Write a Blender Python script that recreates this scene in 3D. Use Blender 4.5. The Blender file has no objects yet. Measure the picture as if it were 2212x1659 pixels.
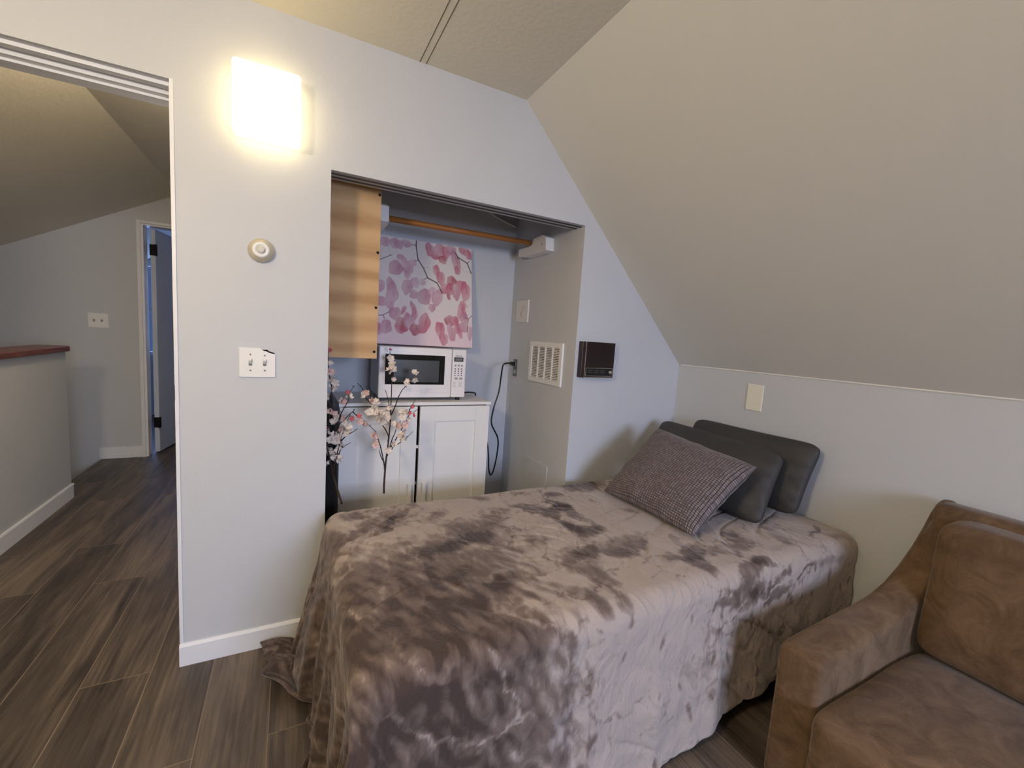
import bpy, bmesh, math, random
import numpy as np
from mathutils import Vector, Matrix, noise
random.seed(7)
C = bpy.context.scene.collection
PI = math.pi
# ---------------------------------------------------------------- materials
def s2l(c):
    return tuple((v/12.92 if v <= .04045 else ((v+.055)/1.055)**2.4) for v in (x/255 for x in c))
def new_mat(name):
    m = bpy.data.materials.new(name); m.use_nodes = True
    nt = m.node_tree; b = nt.nodes['Principled BSDF']
    return m, nt, b
def mat(name, rgb, rough=.6, metal=0, bump=0, bscale=200, var=0, vscale=8, spec=.5, coat=0):
    m, nt, b = new_mat(name)
    col = s2l(rgb)
    b.inputs['Base Color'].default_value = (*col, 1)
    b.inputs['Roughness'].default_value = rough
    b.inputs['Metallic'].default_value = metal
    b.inputs['Specular IOR Level'].default_value = spec
    b.inputs['Coat Weight'].default_value = coat
    tc = nt.nodes.new('ShaderNodeTexCoord')
    if var:
        n = nt.nodes.new('ShaderNodeTexNoise'); n.inputs['Scale'].default_value = vscale; n.inputs['Detail'].default_value = 4
        r = nt.nodes.new('ShaderNodeValToRGB')
        r.color_ramp.elements[0].position = .3; r.color_ramp.elements[1].position = .7
        r.color_ramp.elements[0].color = (*[v*(1-var) for v in col], 1)
        r.color_ramp.elements[1].color = (*[min(1, v*(1+var)) for v in col], 1)
        nt.links.new(tc.outputs['Object'], n.inputs['Vector']); nt.links.new(n.outputs['Fac'], r.inputs['Fac'])
        nt.links.new(r.outputs['Color'], b.inputs['Base Color'])
    if bump:
        n = nt.nodes.new('ShaderNodeTexNoise'); n.inputs['Scale'].default_value = bscale; n.inputs['Detail'].default_value = 3
        bp = nt.nodes.new('ShaderNodeBump'); bp.inputs['Strength'].default_value = bump; bp.inputs['Distance'].default_value = .004
        nt.links.new(tc.outputs['Object'], n.inputs['Vector']); nt.links.new(n.outputs['Fac'], bp.inputs['Height'])
        nt.links.new(bp.outputs['Normal'], b.inputs['Normal'])
    return m
def emis(name, rgb, strength):
    m, nt, b = new_mat(name)
    b.inputs['Base Color'].default_value = (.9, .9, .85, 1)
    b.inputs['Emission Color'].default_value = (*rgb, 1)
    b.inputs['Emission Strength'].default_value = strength
    return m
# ---------------------------------------------------------------- mesh helpers
def link(name, me, m, parent=None, loc=None):
    o = bpy.data.objects.new(name, me)
    if m is not None:
        for x in (m if isinstance(m, (list, tuple)) else [m]): me.materials.append(x)
    C.objects.link(o)
    if parent is not None: o.parent = parent
    if loc is not None: o.location = loc
    elif parent is not None and parent.type == 'EMPTY': o.location = -parent.location
    return o
def obj(name, bm, m, parent=None, smooth=False, loc=None):
    bmesh.ops.recalc_face_normals(bm, faces=bm.faces)
    me = bpy.data.meshes.new(name); bm.to_mesh(me); bm.free()
    if smooth:
        me.polygons.foreach_set('use_smooth', [True]*len(me.polygons))
    return link(name, me, m, parent, loc)
def box(bm, x0, x1, y0, y1, z0, z1, bev=0, seg=2, mi=0):
    vs = [bm.verts.new((x, y, z)) for x in (x0, x1) for y in (y0, y1) for z in (z0, z1)]
    fs = [bm.faces.new([vs[i] for i in q]) for q in ((0,1,3,2),(4,6,7,5),(0,4,5,1),(2,3,7,6),(0,2,6,4),(1,5,7,3))]
    for f in fs: f.material_index = mi
    if bev:
        es = list({e for f in fs for e in f.edges})
        bmesh.ops.bevel(bm, geom=es, offset=bev, segments=seg, profile=.5, affect='EDGES')
def boxo(name, x0, x1, y0, y1, z0, z1, m, parent=None, bev=0, seg=2, smooth=False, o=(0,0,0)):
    bm = bmesh.new(); box(bm, x0-o[0], x1-o[0], y0-o[1], y1-o[1], z0-o[2], z1-o[2], bev, seg)
    return obj(name, bm, m, parent, smooth)
def prism(bm, pts, axis, a, b, bev=0):
    """pts polygon in the two other axes, extruded along axis from a to b"""
    def mk(p, t):
        return {0: (t, p[0], p[1]), 1: (p[0], t, p[1]), 2: (p[0], p[1], t)}[axis]
    A = [bm.verts.new(mk(p, a)) for p in pts]; B = [bm.verts.new(mk(p, b)) for p in pts]
    n = len(pts); fs = [bm.faces.new(A), bm.faces.new(B[::-1])]
    for i in range(n): fs.append(bm.faces.new((A[i], B[i], B[(i+1) % n], A[(i+1) % n])))
    if bev:
        bmesh.ops.bevel(bm, geom=list({e for f in fs for e in f.edges}), offset=bev, segments=3, profile=.5, affect='EDGES')
def tube(bm, pts, rad, seg=8, cap=True):
    pts = [Vector(p) for p in pts]; n = len(pts); rings = []
    rr = rad if isinstance(rad, (list, tuple)) else [rad]*n
    up = Vector((0, 0, 1)); prev = None
    for i, p in enumerate(pts):
        d = (pts[min(i+1, n-1)] - pts[max(i-1, 0)]).normalized()
        if prev is None:
            a = d.cross(up)
            if a.length < .01: a = d.cross(Vector((1, 0, 0)))
        else:
            a = prev - d*prev.dot(d)
        a.normalize(); prev = a; b = d.cross(a)
        rings.append([bm.verts.new(p + rr[i]*(a*math.cos(t) + b*math.sin(t))) for t in (2*PI*k/seg for k in range(seg))])
    for r0, r1 in zip(rings, rings[1:]):
        for k in range(seg): bm.faces.new((r0[k], r0[(k+1) % seg], r1[(k+1) % seg], r1[k]))
    if cap: bm.faces.new(rings[0][::-1]); bm.faces.new(rings[-1])
def lathe(bm, prof, M, seg=32):
    """profile (r, h) turned about local z, placed by matrix M"""
    rings = []
    for r, h in prof:
        if r < 1e-6: rings.append([bm.verts.new(M @ Vector((0, 0, h)))])
        else: rings.append([bm.verts.new(M @ Vector((r*math.cos(2*PI*k/seg), r*math.sin(2*PI*k/seg), h))) for k in range(seg)])
    for a, b in zip(rings, rings[1:]):
        for k in range(seg):
            k2 = (k+1) % seg
            if len(a) == 1 and len(b) == 1: continue
            if len(a) == 1: bm.faces.new((a[0], b[k], b[k2]))
            elif len(b) == 1: bm.faces.new((a[k], b[0], a[k2]))
            else: bm.faces.new((a[k], b[k], b[k2], a[k2]))
def smooth_path(pts, n=8):
    P = [Vector(p) for p in pts]; out = []
    for i in range(len(P)-1):
        p0, p1, p2, p3 = P[max(i-1, 0)], P[i], P[i+1], P[min(i+2, len(P)-1)]
        for k in range(n):
            t = k/n
            out.append(.5*((2*p1) + (p2-p0)*t + (2*p0-5*p1+4*p2-p3)*t*t + (3*p1-p0-3*p2+p3)*t**3))
    out.append(P[-1]); return out
def thing(name, label, cat, loc=(0,0,0), group=None):
    o = bpy.data.objects.new(name, None); C.objects.link(o); o.empty_display_size = .05
    o.location = loc; o['label'] = label; o['category'] = cat
    if group: o['group'] = group
    return o
def tag(o, label, cat, group=None):
    o['label'] = label; o['category'] = cat
    if group: o['group'] = group
    return o
def struct(o, label=None):
    o['kind'] = 'structure'
    if label: o['label'] = label
    return o
CAMP = [922.419389, 0.479128, -0.106299, 0.064523, -1.89557, 1.329285]
LAMP, DAY, DAY2, FILL, HALLFILL, SKY, EXPO = 3.5, 70, 16, 73, 42, .2, 0.17
BR1=[[(0.372, -0.0, 0.5999), (0.3773, 0.0257, 0.6467), (0.3887, 0.0662, 0.7204), (0.398, 0.089, 0.7618), (0.4047, 0.1069, 0.7945), (0.4114, 0.1252, 0.8276), (0.4189, 0.1481, 0.8693), (0.4264, 0.1715, 0.9118), (0.4298, 0.1953, 0.9552), (0.4347, 0.215, 0.9908), (0.4428, 0.2563, 1.066), (0.4466, 0.2671, 1.0857), (0.4456, 0.3425, 1.2228)], [(0.3826, 0.0509, 0.6926), (0.3807, 0.0686, 0.7247), (0.372, 0.0994, 0.7806), (0.3688, 0.108, 0.7963), (0.3584, 0.1265, 0.8299), (0.3515, 0.1396, 0.8538), (0.3179, 0.1576, 0.8866), (0.2825, 0.1779, 0.9234)], [(0.3807, 0.0686, 0.7247), (0.368, 0.0837, 0.7521), (0.3635, 0.0985, 0.7792)], [(0.4055, 0.1134, 0.8062), (0.4095, 0.1274, 0.8316), (0.3967, 0.1441, 0.862), (0.3851, 0.1543, 0.8805), (0.3624, 0.1791, 0.9256), (0.3579, 0.196, 0.9563), (0.3418, 0.2052, 0.973), (0.3391, 0.22, 0.9999), (0.3341, 0.2337, 1.025), (0.3185, 0.2499, 1.0544)], [(0.3418, 0.2052, 0.973), (0.3217, 0.2166, 0.9938), (0.3097, 0.2246, 1.0084), (0.303, 0.2441, 1.0438), (0.2788, 0.2579, 1.0689)], [(0.423, 0.1625, 0.8955), (0.4183, 0.1761, 0.9202), (0.4206, 0.1931, 0.9512), (0.4225, 0.2069, 0.9762), (0.4163, 0.2267, 1.0122), (0.4092, 0.2408, 1.0377)], [(0.4296, 0.1782, 0.9241), (0.4397, 0.1872, 0.9404), (0.4527, 0.1998, 0.9632), (0.4665, 0.2172, 0.9949), (0.4799, 0.2301, 1.0184), (0.4956, 0.2421, 1.0401), (0.5155, 0.2505, 1.0555), (0.5345, 0.2653, 1.0823), (0.561, 0.2803, 1.1097)], [(0.397, 0.0816, 0.7484), (0.41, 0.0993, 0.7805), (0.4281, 0.1215, 0.8209), (0.4407, 0.1333, 0.8423), (0.4516, 0.1475, 0.8682), (0.4691, 0.1607, 0.8921), (0.4866, 0.1718, 0.9123)], [(0.397, 0.0816, 0.7484), (0.419, 0.1022, 0.7859), (0.4405, 0.1168, 0.8124), (0.4579, 0.1307, 0.8376), (0.4726, 0.1404, 0.8552), (0.4907, 0.1558, 0.8832), (0.5117, 0.1726, 0.9138), (0.5243, 0.1794, 0.9261), (0.541, 0.1827, 0.9321), (0.5637, 0.1918, 0.9488)], [(0.3975, 0.0848, 0.7542), (0.4089, 0.0908, 0.7651), (0.4202, 0.0958, 0.7741), (0.4321, 0.104, 0.7891), (0.4522, 0.1078, 0.796), (0.4915, 0.1199, 0.818), (0.5012, 0.1241, 0.8257), (0.528, 0.1358, 0.847)], [(0.5117, 0.1726, 0.9138), (0.5215, 0.1899, 0.9452), (0.5347, 0.1991, 0.9621), (0.5538, 0.2144, 0.9899)]]
BR2=[[(0.1915, -0.0404, 0.5904), (0.1727, 0.031, 0.6549), (0.1609, 0.0824, 0.7019), (0.1539, 0.1266, 0.7424), (0.1444, 0.1422, 0.8027), (0.1449, 0.1425, 0.8875), (0.1533, 0.1423, 0.9504), (0.1544, 0.1422, 0.9965), (0.1575, 0.1425, 1.0361), (0.159, 0.1422, 1.059), (0.1486, 0.1422, 1.1127), (0.1419, 0.142, 1.172), (0.141, 0.1425, 1.2289)], [(0.1641, 0.0736, 0.6939), (0.1834, 0.1342, 0.7488), (0.1985, 0.1422, 0.8104), (0.2095, 0.1422, 0.8529), (0.2261, 0.1422, 0.906), (0.2393, 0.142, 0.9379)], [(0.1853, 0.1338, 0.7488), (0.1936, 0.1409, 0.7549), (0.2069, 0.1421, 0.784), (0.2443, 0.1423, 0.8057)], [(0.1985, 0.1422, 0.8104), (0.2159, 0.1425, 0.831), (0.2334, 0.1425, 0.8453), (0.2552, 0.1423, 0.8574), (0.273, 0.1421, 0.8719)], [(0.1727, 0.1425, 0.8332), (0.193, 0.1425, 0.8921), (0.2084, 0.1424, 0.9065), (0.2314, 0.1422, 0.9337), (0.249, 0.1425, 0.9504), (0.2587, 0.1421, 0.961)], [(0.249, 0.1425, 0.9504), (0.2697, 0.1424, 0.9262)], [(0.1725, 0.1422, 0.8439), (0.1906, 0.142, 0.9114), (0.2016, 0.1423, 0.9472), (0.2167, 0.142, 0.9767), (0.2298, 0.1422, 1.0063), (0.2331, 0.1423, 1.036), (0.2542, 0.1423, 1.07)]]
FL1=[('w', 0.4463, 0.2564, 1.0962), ('w', 0.4421, 0.3077, 1.1895), ('w', 0.4467, 0.2917, 1.1604), ('w', 0.4499, 0.2819, 1.1426), ('w', 0.431, 0.2768, 1.1333), ('w', 0.5213, 0.2497, 1.084), ('w', 0.5602, 0.2697, 1.1204), ('w', 0.548, 0.2548, 1.0932), ('c', 0.3149, 0.2207, 1.0313), ('w', 0.2995, 0.2139, 1.0189), ('c', 0.3403, 0.1991, 0.992), ('w', 0.3613, 0.1956, 0.9856), ('w', 0.331, 0.1712, 0.9412), ('w', 0.3559, 0.1675, 0.9346), ('w', 0.3671, 0.1541, 0.9102), ('w', 0.3856, 0.1483, 0.8996), ('w', 0.3805, 0.1762, 0.9504), ('w', 0.4063, 0.1748, 0.9479), ('w', 0.4207, 0.1849, 0.9663), ('w', 0.3533, 0.1821, 0.9611), ('w', 0.4104, 0.1568, 0.9151), ('w', 0.4277, 0.0951, 0.8028), ('w', 0.3981, 0.081, 0.7772), ('w', 0.4634, 0.1028, 0.8169), ('w', 0.475, 0.1069, 0.8243), ('c', 0.3456, 0.0952, 0.8031), ('c', 0.3416, 0.1144, 0.838), ('w', 0.498, 0.1659, 0.9316), ('w', 0.4875, 0.1706, 0.9402), ('w', 0.4764, 0.157, 0.9155), ('w', 0.5001, 0.151, 0.9046), ('w', 0.4366, 0.1419, 0.888), ('c', 0.4596, 0.1348, 0.8751), ('c', 0.4755, 0.1234, 0.8544), ('w', 0.4562, 0.1128, 0.8351), ('c', 0.4867, 0.1377, 0.8803), ('r', 0.4406, 0.3302, 1.2304), ('r', 0.5308, 0.1841, 0.9647), ('r', 0.5143, 0.168, 0.9354), ('r', 0.5313, 0.1609, 0.9225), ('w', 0.3727, 0.1651, 0.9302), ('w', 0.392, 0.1649, 0.9298), ('w', 0.3672, 0.173, 0.9445)]
FL2=[('w', 0.1459, 0.1463, 1.1779), ('c', 0.1523, 0.1464, 1.1309), ('w', 0.151, 0.1462, 1.0957), ('w', 0.1684, 0.1465, 1.0835), ('w', 0.1593, 0.1465, 1.0626), ('w', 0.1408, 0.1464, 1.0293), ('r', 0.145, 0.1462, 1.2249), ('r', 0.2217, 0.1464, 1.0397), ('c', 0.1535, 0.146, 0.9539), ('c', 0.171, 0.1464, 0.9429), ('w', 0.166, 0.1462, 0.9008), ('r', 0.1395, 0.1464, 0.8826), ('w', 0.1455, 0.1464, 0.8654), ('w', 0.1729, 0.1464, 0.8429), ('w', 0.185, 0.146, 0.8167), ('w', 0.1945, 0.1465, 0.8333), ('w', 0.1469, 0.1461, 0.7802), ('w', 0.1587, 0.146, 0.7645), ('w', 0.1699, 0.1359, 0.7472), ('w', 0.1887, 0.1261, 0.7378), ('w', 0.1402, 0.1182, 0.7309), ('c', 0.2065, 0.1463, 0.9208), ('w', 0.2168, 0.1465, 0.9011), ('c', 0.2134, 0.1461, 0.8734), ('w', 0.229, 0.1465, 0.8835), ('w', 0.2, 0.1465, 0.8524), ('w', 0.2051, 0.1464, 0.7982), ('w', 0.1898, 0.1465, 0.7753), ('c', 0.2069, 0.1465, 0.9952), ('w', 0.2339, 0.146, 1.0185), ('r', 0.2482, 0.1463, 0.9174), ('r', 0.2762, 0.146, 0.9275), ('c', 0.2828, 0.1461, 0.9056), ('c', 0.3016, 0.1461, 0.8918), ('w', 0.1539, 0.1465, 0.8225), ('w', 0.1792, 0.1464, 0.9173), ('c', 0.1937, 0.1462, 0.8742), ('w', 0.2238, 0.1465, 0.8513)]
ART=[(0.4766, 1.8426, 0.0291, 0.0291, 0, 2), (0.531, 1.8427, 0.0295, 0.0317, 20, 2), (0.5606, 1.8389, 0.0258, 0.0258, 0, 2), (0.6036, 1.8522, 0.0305, 0.0218, 20, 2), (0.5394, 1.6985, 0.0424, 0.0445, 30, 3), (0.5734, 1.7633, 0.0301, 0.0172, 15, 2), (0.6165, 1.7088, 0.0283, 0.0436, 15, 2), (0.6428, 1.7428, 0.022, 0.022, 0, 1), (0.5906, 1.7312, 0.0216, 0.0259, 0, 1), (0.6078, 1.6687, 0.0195, 0.026, 0, 2), (0.4523, 1.5863, 0.0246, 0.0369, 0, 2), (0.5059, 1.6008, 0.023, 0.0397, 0, 3), (0.5185, 1.5472, 0.0357, 0.063, 5, 2), (0.4565, 1.4946, 0.0328, 0.0287, 0, 3), (0.506, 1.4825, 0.0251, 0.0293, 0, 2), (0.6078, 1.5954, 0.0324, 0.0475, 20, 2), (0.6558, 1.6269, 0.0264, 0.0308, -20, 1), (0.6469, 1.5521, 0.0264, 0.0264, 30, 2), (0.7001, 1.6321, 0.0179, 0.0202, 0, 1), (0.7088, 1.5453, 0.045, 0.0495, 30, 3), (0.7632, 1.5819, 0.0275, 0.0275, 0, 1), (0.7906, 1.5448, 0.0348, 0.0464, 20, 2), (0.7583, 1.4841, 0.0229, 0.0252, 0, 3), (0.8046, 1.5774, 0.021, 0.0233, 0, 2), (0.7458, 1.837, 0.0274, 0.0433, -15, 4), (0.7823, 1.8068, 0.0278, 0.0278, 0, 5), (0.8056, 1.8416, 0.0374, 0.0421, 0, 3), (0.8287, 1.7865, 0.0283, 0.026, 0, 6), (0.8525, 1.8397, 0.0286, 0.0381, 0, 4), (0.8859, 1.8538, 0.0288, 0.0288, 0, 3), (0.9143, 1.7804, 0.0266, 0.0726, -15, 3), (0.9237, 1.7313, 0.0194, 0.0292, -15, 4), (0.9634, 1.861, 0.0296, 0.0247, 30, 4), (0.9979, 1.843, 0.0224, 0.0349, -20, 5), (0.7889, 1.7138, 0.0209, 0.0371, -15, 4), (0.8143, 1.6723, 0.028, 0.0419, -10, 4), (0.8467, 1.6088, 0.0355, 0.0332, 0, 4), (0.8849, 1.6628, 0.0335, 0.0287, 0, 6), (0.8751, 1.6074, 0.0286, 0.0381, 0, 5), (0.8654, 1.5658, 0.0119, 0.0262, -10, 6), (0.9181, 1.603, 0.029, 0.0581, 5, 3), (0.9523, 1.6433, 0.0343, 0.0294, 0, 5), (0.9765, 1.6047, 0.0321, 0.0593, -5, 4), (0.9588, 1.5159, 0.0245, 0.0294, 0, 4), (0.9512, 1.4695, 0.0294, 0.0539, -5, 4), (0.9656, 1.4342, 0.0295, 0.0344, 0, 3), (0.5353, 1.4302, 0.0359, 0.038, 10, 3), (0.5861, 1.4558, 0.0129, 0.028, 25, 4), (0.6033, 1.4188, 0.0173, 0.0259, 20, 5), (0.6424, 1.4737, 0.0153, 0.0394, -20, 3), (0.6511, 1.4399, 0.0176, 0.0396, 0, 4), (0.5733, 1.3653, 0.0385, 0.0471, -10, 6), (0.5648, 1.3392, 0.0256, 0.0256, 0, 5), (0.6205, 1.3901, 0.0327, 0.0436, 10, 2), (0.6553, 1.3452, 0.0352, 0.0352, 0, 6), (0.7085, 1.3836, 0.0358, 0.065, 15, 5), (0.4813, 1.3503, 0.035, 0.0412, 20, 3), (0.4405, 1.3351, 0.0203, 0.0365, 0, 4), (0.8694, 1.4132, 0.0332, 0.0332, 0, 6), (0.9027, 1.4158, 0.0288, 0.0288, 0, 5), (0.8084, 1.3554, 0.0302, 0.0487, -5, 5), (0.8313, 1.2991, 0.0281, 0.0398, -15, 4), (0.8809, 1.3422, 0.0238, 0.0595, -15, 3), (0.9168, 1.3716, 0.0193, 0.0386, 0, 5), (0.9407, 1.337, 0.0146, 0.034, -10, 4), (0.9604, 1.3791, 0.0318, 0.0318, 0, 3), (1.0044, 1.3455, 0.0174, 0.0446, 0, 2)]
TW=[[(0.6628, 1.877), (0.6605, 1.8503), (0.6715, 1.7686), (0.707, 1.7164), (0.7317, 1.6622), (0.791, 1.6383), (0.8232, 1.5793)], [(0.6341, 1.8505), (0.6605, 1.8503)], [(0.656, 1.7555), (0.6737, 1.7602)], [(0.7113, 1.651), (0.7317, 1.6644)], [(0.707, 1.7164), (0.7318, 1.7263), (0.7591, 1.71), (0.7819, 1.6817)], [(0.9098, 1.8437), (0.929, 1.8145), (0.9901, 1.7862), (1.017, 1.7249)], [(0.9217, 1.8043), (0.929, 1.8145)], [(1.005, 1.7999), (0.9901, 1.7862)], [(0.9433, 1.7614), (0.9675, 1.7324), (1.017, 1.7295)], [(0.4363, 1.4115), (0.4669, 1.4161), (0.5019, 1.4379)], [(0.4669, 1.4161), (0.4751, 1.3959)], [(1.02, 1.4569), (0.9951, 1.4319), (0.9847, 1.3488)], [(0.9755, 1.4396), (0.9951, 1.4319)], [(1.0206, 1.54), (0.9906, 1.505), (0.9855, 1.477)], [(0.448, 1.7347), (0.5184, 1.7724)], [(0.791, 1.6383), (0.8002, 1.6483)]]
NAP=[(0.208, -0.686, 0.123, 0.055, 0.006, -0.078), (0.34, -0.699, 0.141, 0.057, -0.001, -0.121), (0.124, -0.778, 0.077, -0.03, -0.011, -0.108), (0.703, -0.392, 0.133, 0.047, -0.024, -0.094), (0.596, -0.463, 0.1, -0.035, -0.039, -0.1), (0.235, -0.164, 0.051, -0.017, -0.006, -0.053), (0.232, -0.316, 0.105, 0.095, 0.004, -0.035), (0.363, -0.253, 0.148, 0.155, 0.002, -0.03), (0.503, -0.884, 0.073, -0.029, -0.048, -0.105), (0.485, -0.982, 0.056, -0.022, -0.029, -0.061), (0.47, -1.065, 0.015, -0.018, -0.008, -0.009), (1.166, -0.745, 0.111, 0.008, -0.043, -0.057), (0.982, -0.753, 0.098, -0.036, -0.026, -0.032), (1.301, -0.888, 0.112, 0.003, -0.033, -0.035), (1.472, -0.894, 0.122, -0.009, -0.037, -0.031), (1.444, -1.059, 0.058, -0.021, -0.1, -0.065), (1.314, -1.112, 0.037, -0.015, -0.05, -0.034), (0.898, -0.883, 0.021, -0.09, -0.065, -0.047), (0.845, -0.803, 0.017, -0.066, -0.043, -0.035), (0.882, -1.01, -0.014, -0.065, -0.032, -0.011), (0.99, -0.465, 0.02, -0.143, -0.031, -0.031), (1.084, -0.395, 0.017, -0.179, -0.021, -0.02), (0.932, -0.371, 0.047, -0.101, -0.024, -0.03), (1.99, -0.952, 0.025, -0.009, -0.041, -0.021), (1.464, -1.141, 0.034, -0.014, -0.058, -0.034), (1.567, -1.136, 0.016, -0.006, -0.076, -0.042), (1.582, -1.187, 0.028, -0.011, -0.075, -0.038), (1.769, -1.13, 0.021, -0.008, -0.04, -0.019), (0.354, -0.524, 0.12, 0.042, -0.006, -0.088), (0.471, -0.567, 0.059, -0.022, -0.024, -0.072), (0.102, -0.399, 0.032, -0.062, -0.04, -0.121), (0.217, -0.962, 0.08, -0.032, -0.014, -0.069), (0.129, -0.925, 0.059, -0.024, -0.011, -0.098), (0.331, -0.957, 0.073, 0.009, -0.002, -0.032), (0.489, -0.699, 0.034, -0.013, -0.023, -0.061), (1.375, -0.139, 0.1, -0.029, -0.052, -0.07), (1.056, -0.006, 0.086, -0.089, -0.022, -0.037)]
# ---------------------------------------------------------------- materials used
WALL = mat('wall_paint', (206,208,212), .55, bump=.12, bscale=120, spec=.3)
SLOPE = mat('sloped_wall_paint', (219,218,213), .6, bump=.16, bscale=55, spec=.3)
CEIL = mat('ceiling_paint', (230,224,208), .7, bump=.45, bscale=45, spec=.2)
WHITE = mat('white_gloss_paint', (226,228,232), .35)
TRIMW = mat('white_trim_paint', (238,239,243), .4, bump=.15, bscale=60)
PLAST = mat('white_plastic', (244,242,238), .3)
CREAM = mat('cream_plastic', (244,238,222), .4)
CAB = mat('white_cabinet', (246,243,238), .38)
BLACK = mat('black_plastic', (10,10,11), .35)
BLACKF = mat('black_fabric', (18,18,17), .85, bump=.3, bscale=300)
DARKHOLE = mat('dark_hole', (14,11,10), .9)
STEEL = mat('brushed_steel', (150,148,142), .35, metal=.9)
def wood_mat(name, c1, c2, scale, rough=.55, axis=2, band=6.0, mixn=.6):
    m, nt, b = new_mat(name); N = nt.nodes; L = nt.links
    tc = N.new('ShaderNodeTexCoord'); mp = N.new('ShaderNodeMapping'); mp.inputs['Scale'].default_value = scale
    n1 = N.new('ShaderNodeTexNoise'); n1.inputs['Scale'].default_value = 1.6; n1.inputs['Detail'].default_value = 5; n1.inputs['Distortion'].default_value = 1.4
    w = N.new('ShaderNodeTexWave'); w.wave_type = 'BANDS'; w.bands_direction = 'Z' if axis == 2 else 'X'
    w.inputs['Scale'].default_value = band; w.inputs['Distortion'].default_value = 5; w.inputs['Detail'].default_value = 3; w.inputs['Detail Scale'].default_value = 1.2
    mx = N.new('ShaderNodeMix'); mx.data_type = 'FLOAT'; mx.inputs[0].default_value = mixn
    r = N.new('ShaderNodeValToRGB'); r.color_ramp.elements[0].position = .25; r.color_ramp.elements[1].position = .75
    r.color_ramp.elements[0].color = (*s2l(c1), 1); r.color_ramp.elements[1].color = (*s2l(c2), 1)
    L.new(tc.outputs['Object'], mp.inputs['Vector']); L.new(mp.outputs['Vector'], n1.inputs['Vector']); L.new(mp.outputs['Vector'], w.inputs['Vector'])
    L.new(w.outputs['Fac'], mx.inputs[2]); L.new(n1.outputs['Fac'], mx.inputs[3]); L.new(mx.outputs[0], r.inputs['Fac'])
    L.new(r.outputs['Color'], b.inputs['Base Color']); b.inputs['Roughness'].default_value = rough
    return m
PLY = wood_mat('plywood', (184,142,92), (216,178,128), (1.6, 1.6, 7), .6, 2, .4, .6)
RODW = wood_mat('oak_rod', (150,92,40), (186,124,64), (2, 20, 20), .45, 2, 3)
CAPW = wood_mat('red_brown_wood', (104,58,50), (136,82,70), (20, 2, 20), .35, 0, 3)
def floor_mat():
    m, nt, b = new_mat('wood_look_planks'); N = nt.nodes; L = nt.links
    tc = N.new('ShaderNodeTexCoord'); sp = N.new('ShaderNodeSeparateXYZ'); cb = N.new('ShaderNodeCombineXYZ')
    L.new(tc.outputs['Object'], sp.inputs[0])
    ax = N.new('ShaderNodeMath'); ax.operation = 'ADD'; ax.inputs[1].default_value = 4.06
    L.new(sp.outputs['X'], ax.inputs[0]); L.new(sp.outputs['Y'], cb.inputs['X']); L.new(ax.outputs[0], cb.inputs['Y'])
    br = N.new('ShaderNodeTexBrick'); br.offset = .37; br.inputs['Scale'].default_value = 1
    br.inputs['Brick Width'].default_value = 1.22; br.inputs['Row Height'].default_value = .2
    br.inputs['Mortar Size'].default_value = .0016; br.inputs['Mortar Smooth'].default_value = .3; br.inputs['Bias'].default_value = 0
    br.inputs['Color1'].default_value = (0, 0, 0, 1); br.inputs['Color2'].default_value = (1, 1, 1, 1); br.inputs['Mortar'].default_value = (.5, .5, .5, 1)
    L.new(cb.outputs[0], br.inputs['Vector'])
    # grain: stretched noise, shifted per plank
    sh = N.new('ShaderNodeVectorMath'); sh.operation = 'MULTIPLY_ADD'
    sh.inputs[1].default_value = (3.7, 9.1, 1.3)
    L.new(br.outputs['Color'], sh.inputs[0]); L.new(tc.outputs['Object'], sh.inputs[2])
    mp = N.new('ShaderNodeMapping'); mp.inputs['Scale'].default_value = (9, 1.3, 1); L.new(sh.outputs[0], mp.inputs['Vector'])
    n1 = N.new('ShaderNodeTexNoise'); n1.inputs['Scale'].default_value = 1.1; n1.inputs['Detail'].default_value = 7; n1.inputs['Roughness'].default_value = .62; n1.inputs['Distortion'].default_value = .6
    L.new(mp.outputs[0], n1.inputs['Vector'])
    mp2 = N.new('ShaderNodeMapping'); mp2.inputs['Scale'].default_value = (60, 2.2, 1); L.new(sh.outputs[0], mp2.inputs['Vector'])
    n2 = N.new('ShaderNodeTexNoise'); n2.inputs['Scale'].default_value = 1.5; n2.inputs['Detail'].default_value = 4; L.new(mp2.outputs[0], n2.inputs['Vector'])
    a = N.new('ShaderNodeMix'); a.data_type = 'FLOAT'; a.inputs[0].default_value = .3
    L.new(n1.outputs['Fac'], a.inputs[2]); L.new(n2.outputs['Fac'], a.inputs[3])
    a2 = N.new('ShaderNodeMix'); a2.data_type = 'FLOAT'; a2.inputs[0].default_value = .12
    L.new(a.outputs[0], a2.inputs[2]); L.new(br.outputs['Color'], a2.inputs[3])
    r = N.new('ShaderNodeValToRGB'); e = r.color_ramp.elements
    e[0].position = .34; e[0].color = (*s2l((44,37,33)), 1); e[1].position = .68; e[1].color = (*s2l((132,117,102)), 1)
    k = e.new(.47); k.color = (*s2l((82,72,64)), 1)
    L.new(a2.outputs[0], r.inputs['Fac'])
    dk = N.new('ShaderNodeMix'); dk.data_type = 'RGBA'; dk.inputs[7].default_value = (*s2l((140,122,104)), 1)
    L.new(br.outputs['Fac'], dk.inputs[0]); L.new(r.outputs['Color'], dk.inputs[6]); L.new(dk.outputs[2], b.inputs['Base Color'])
    b.inputs['Roughness'].default_value = .42
    bp = N.new('ShaderNodeBump'); bp.inputs['Strength'].default_value = .25; bp.inputs['Distance'].default_value = .003
    L.new(a.outputs[0], bp.inputs['Height']); L.new(bp.outputs['Normal'], b.inputs['Normal'])
    return m
FLOOR = floor_mat()

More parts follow.
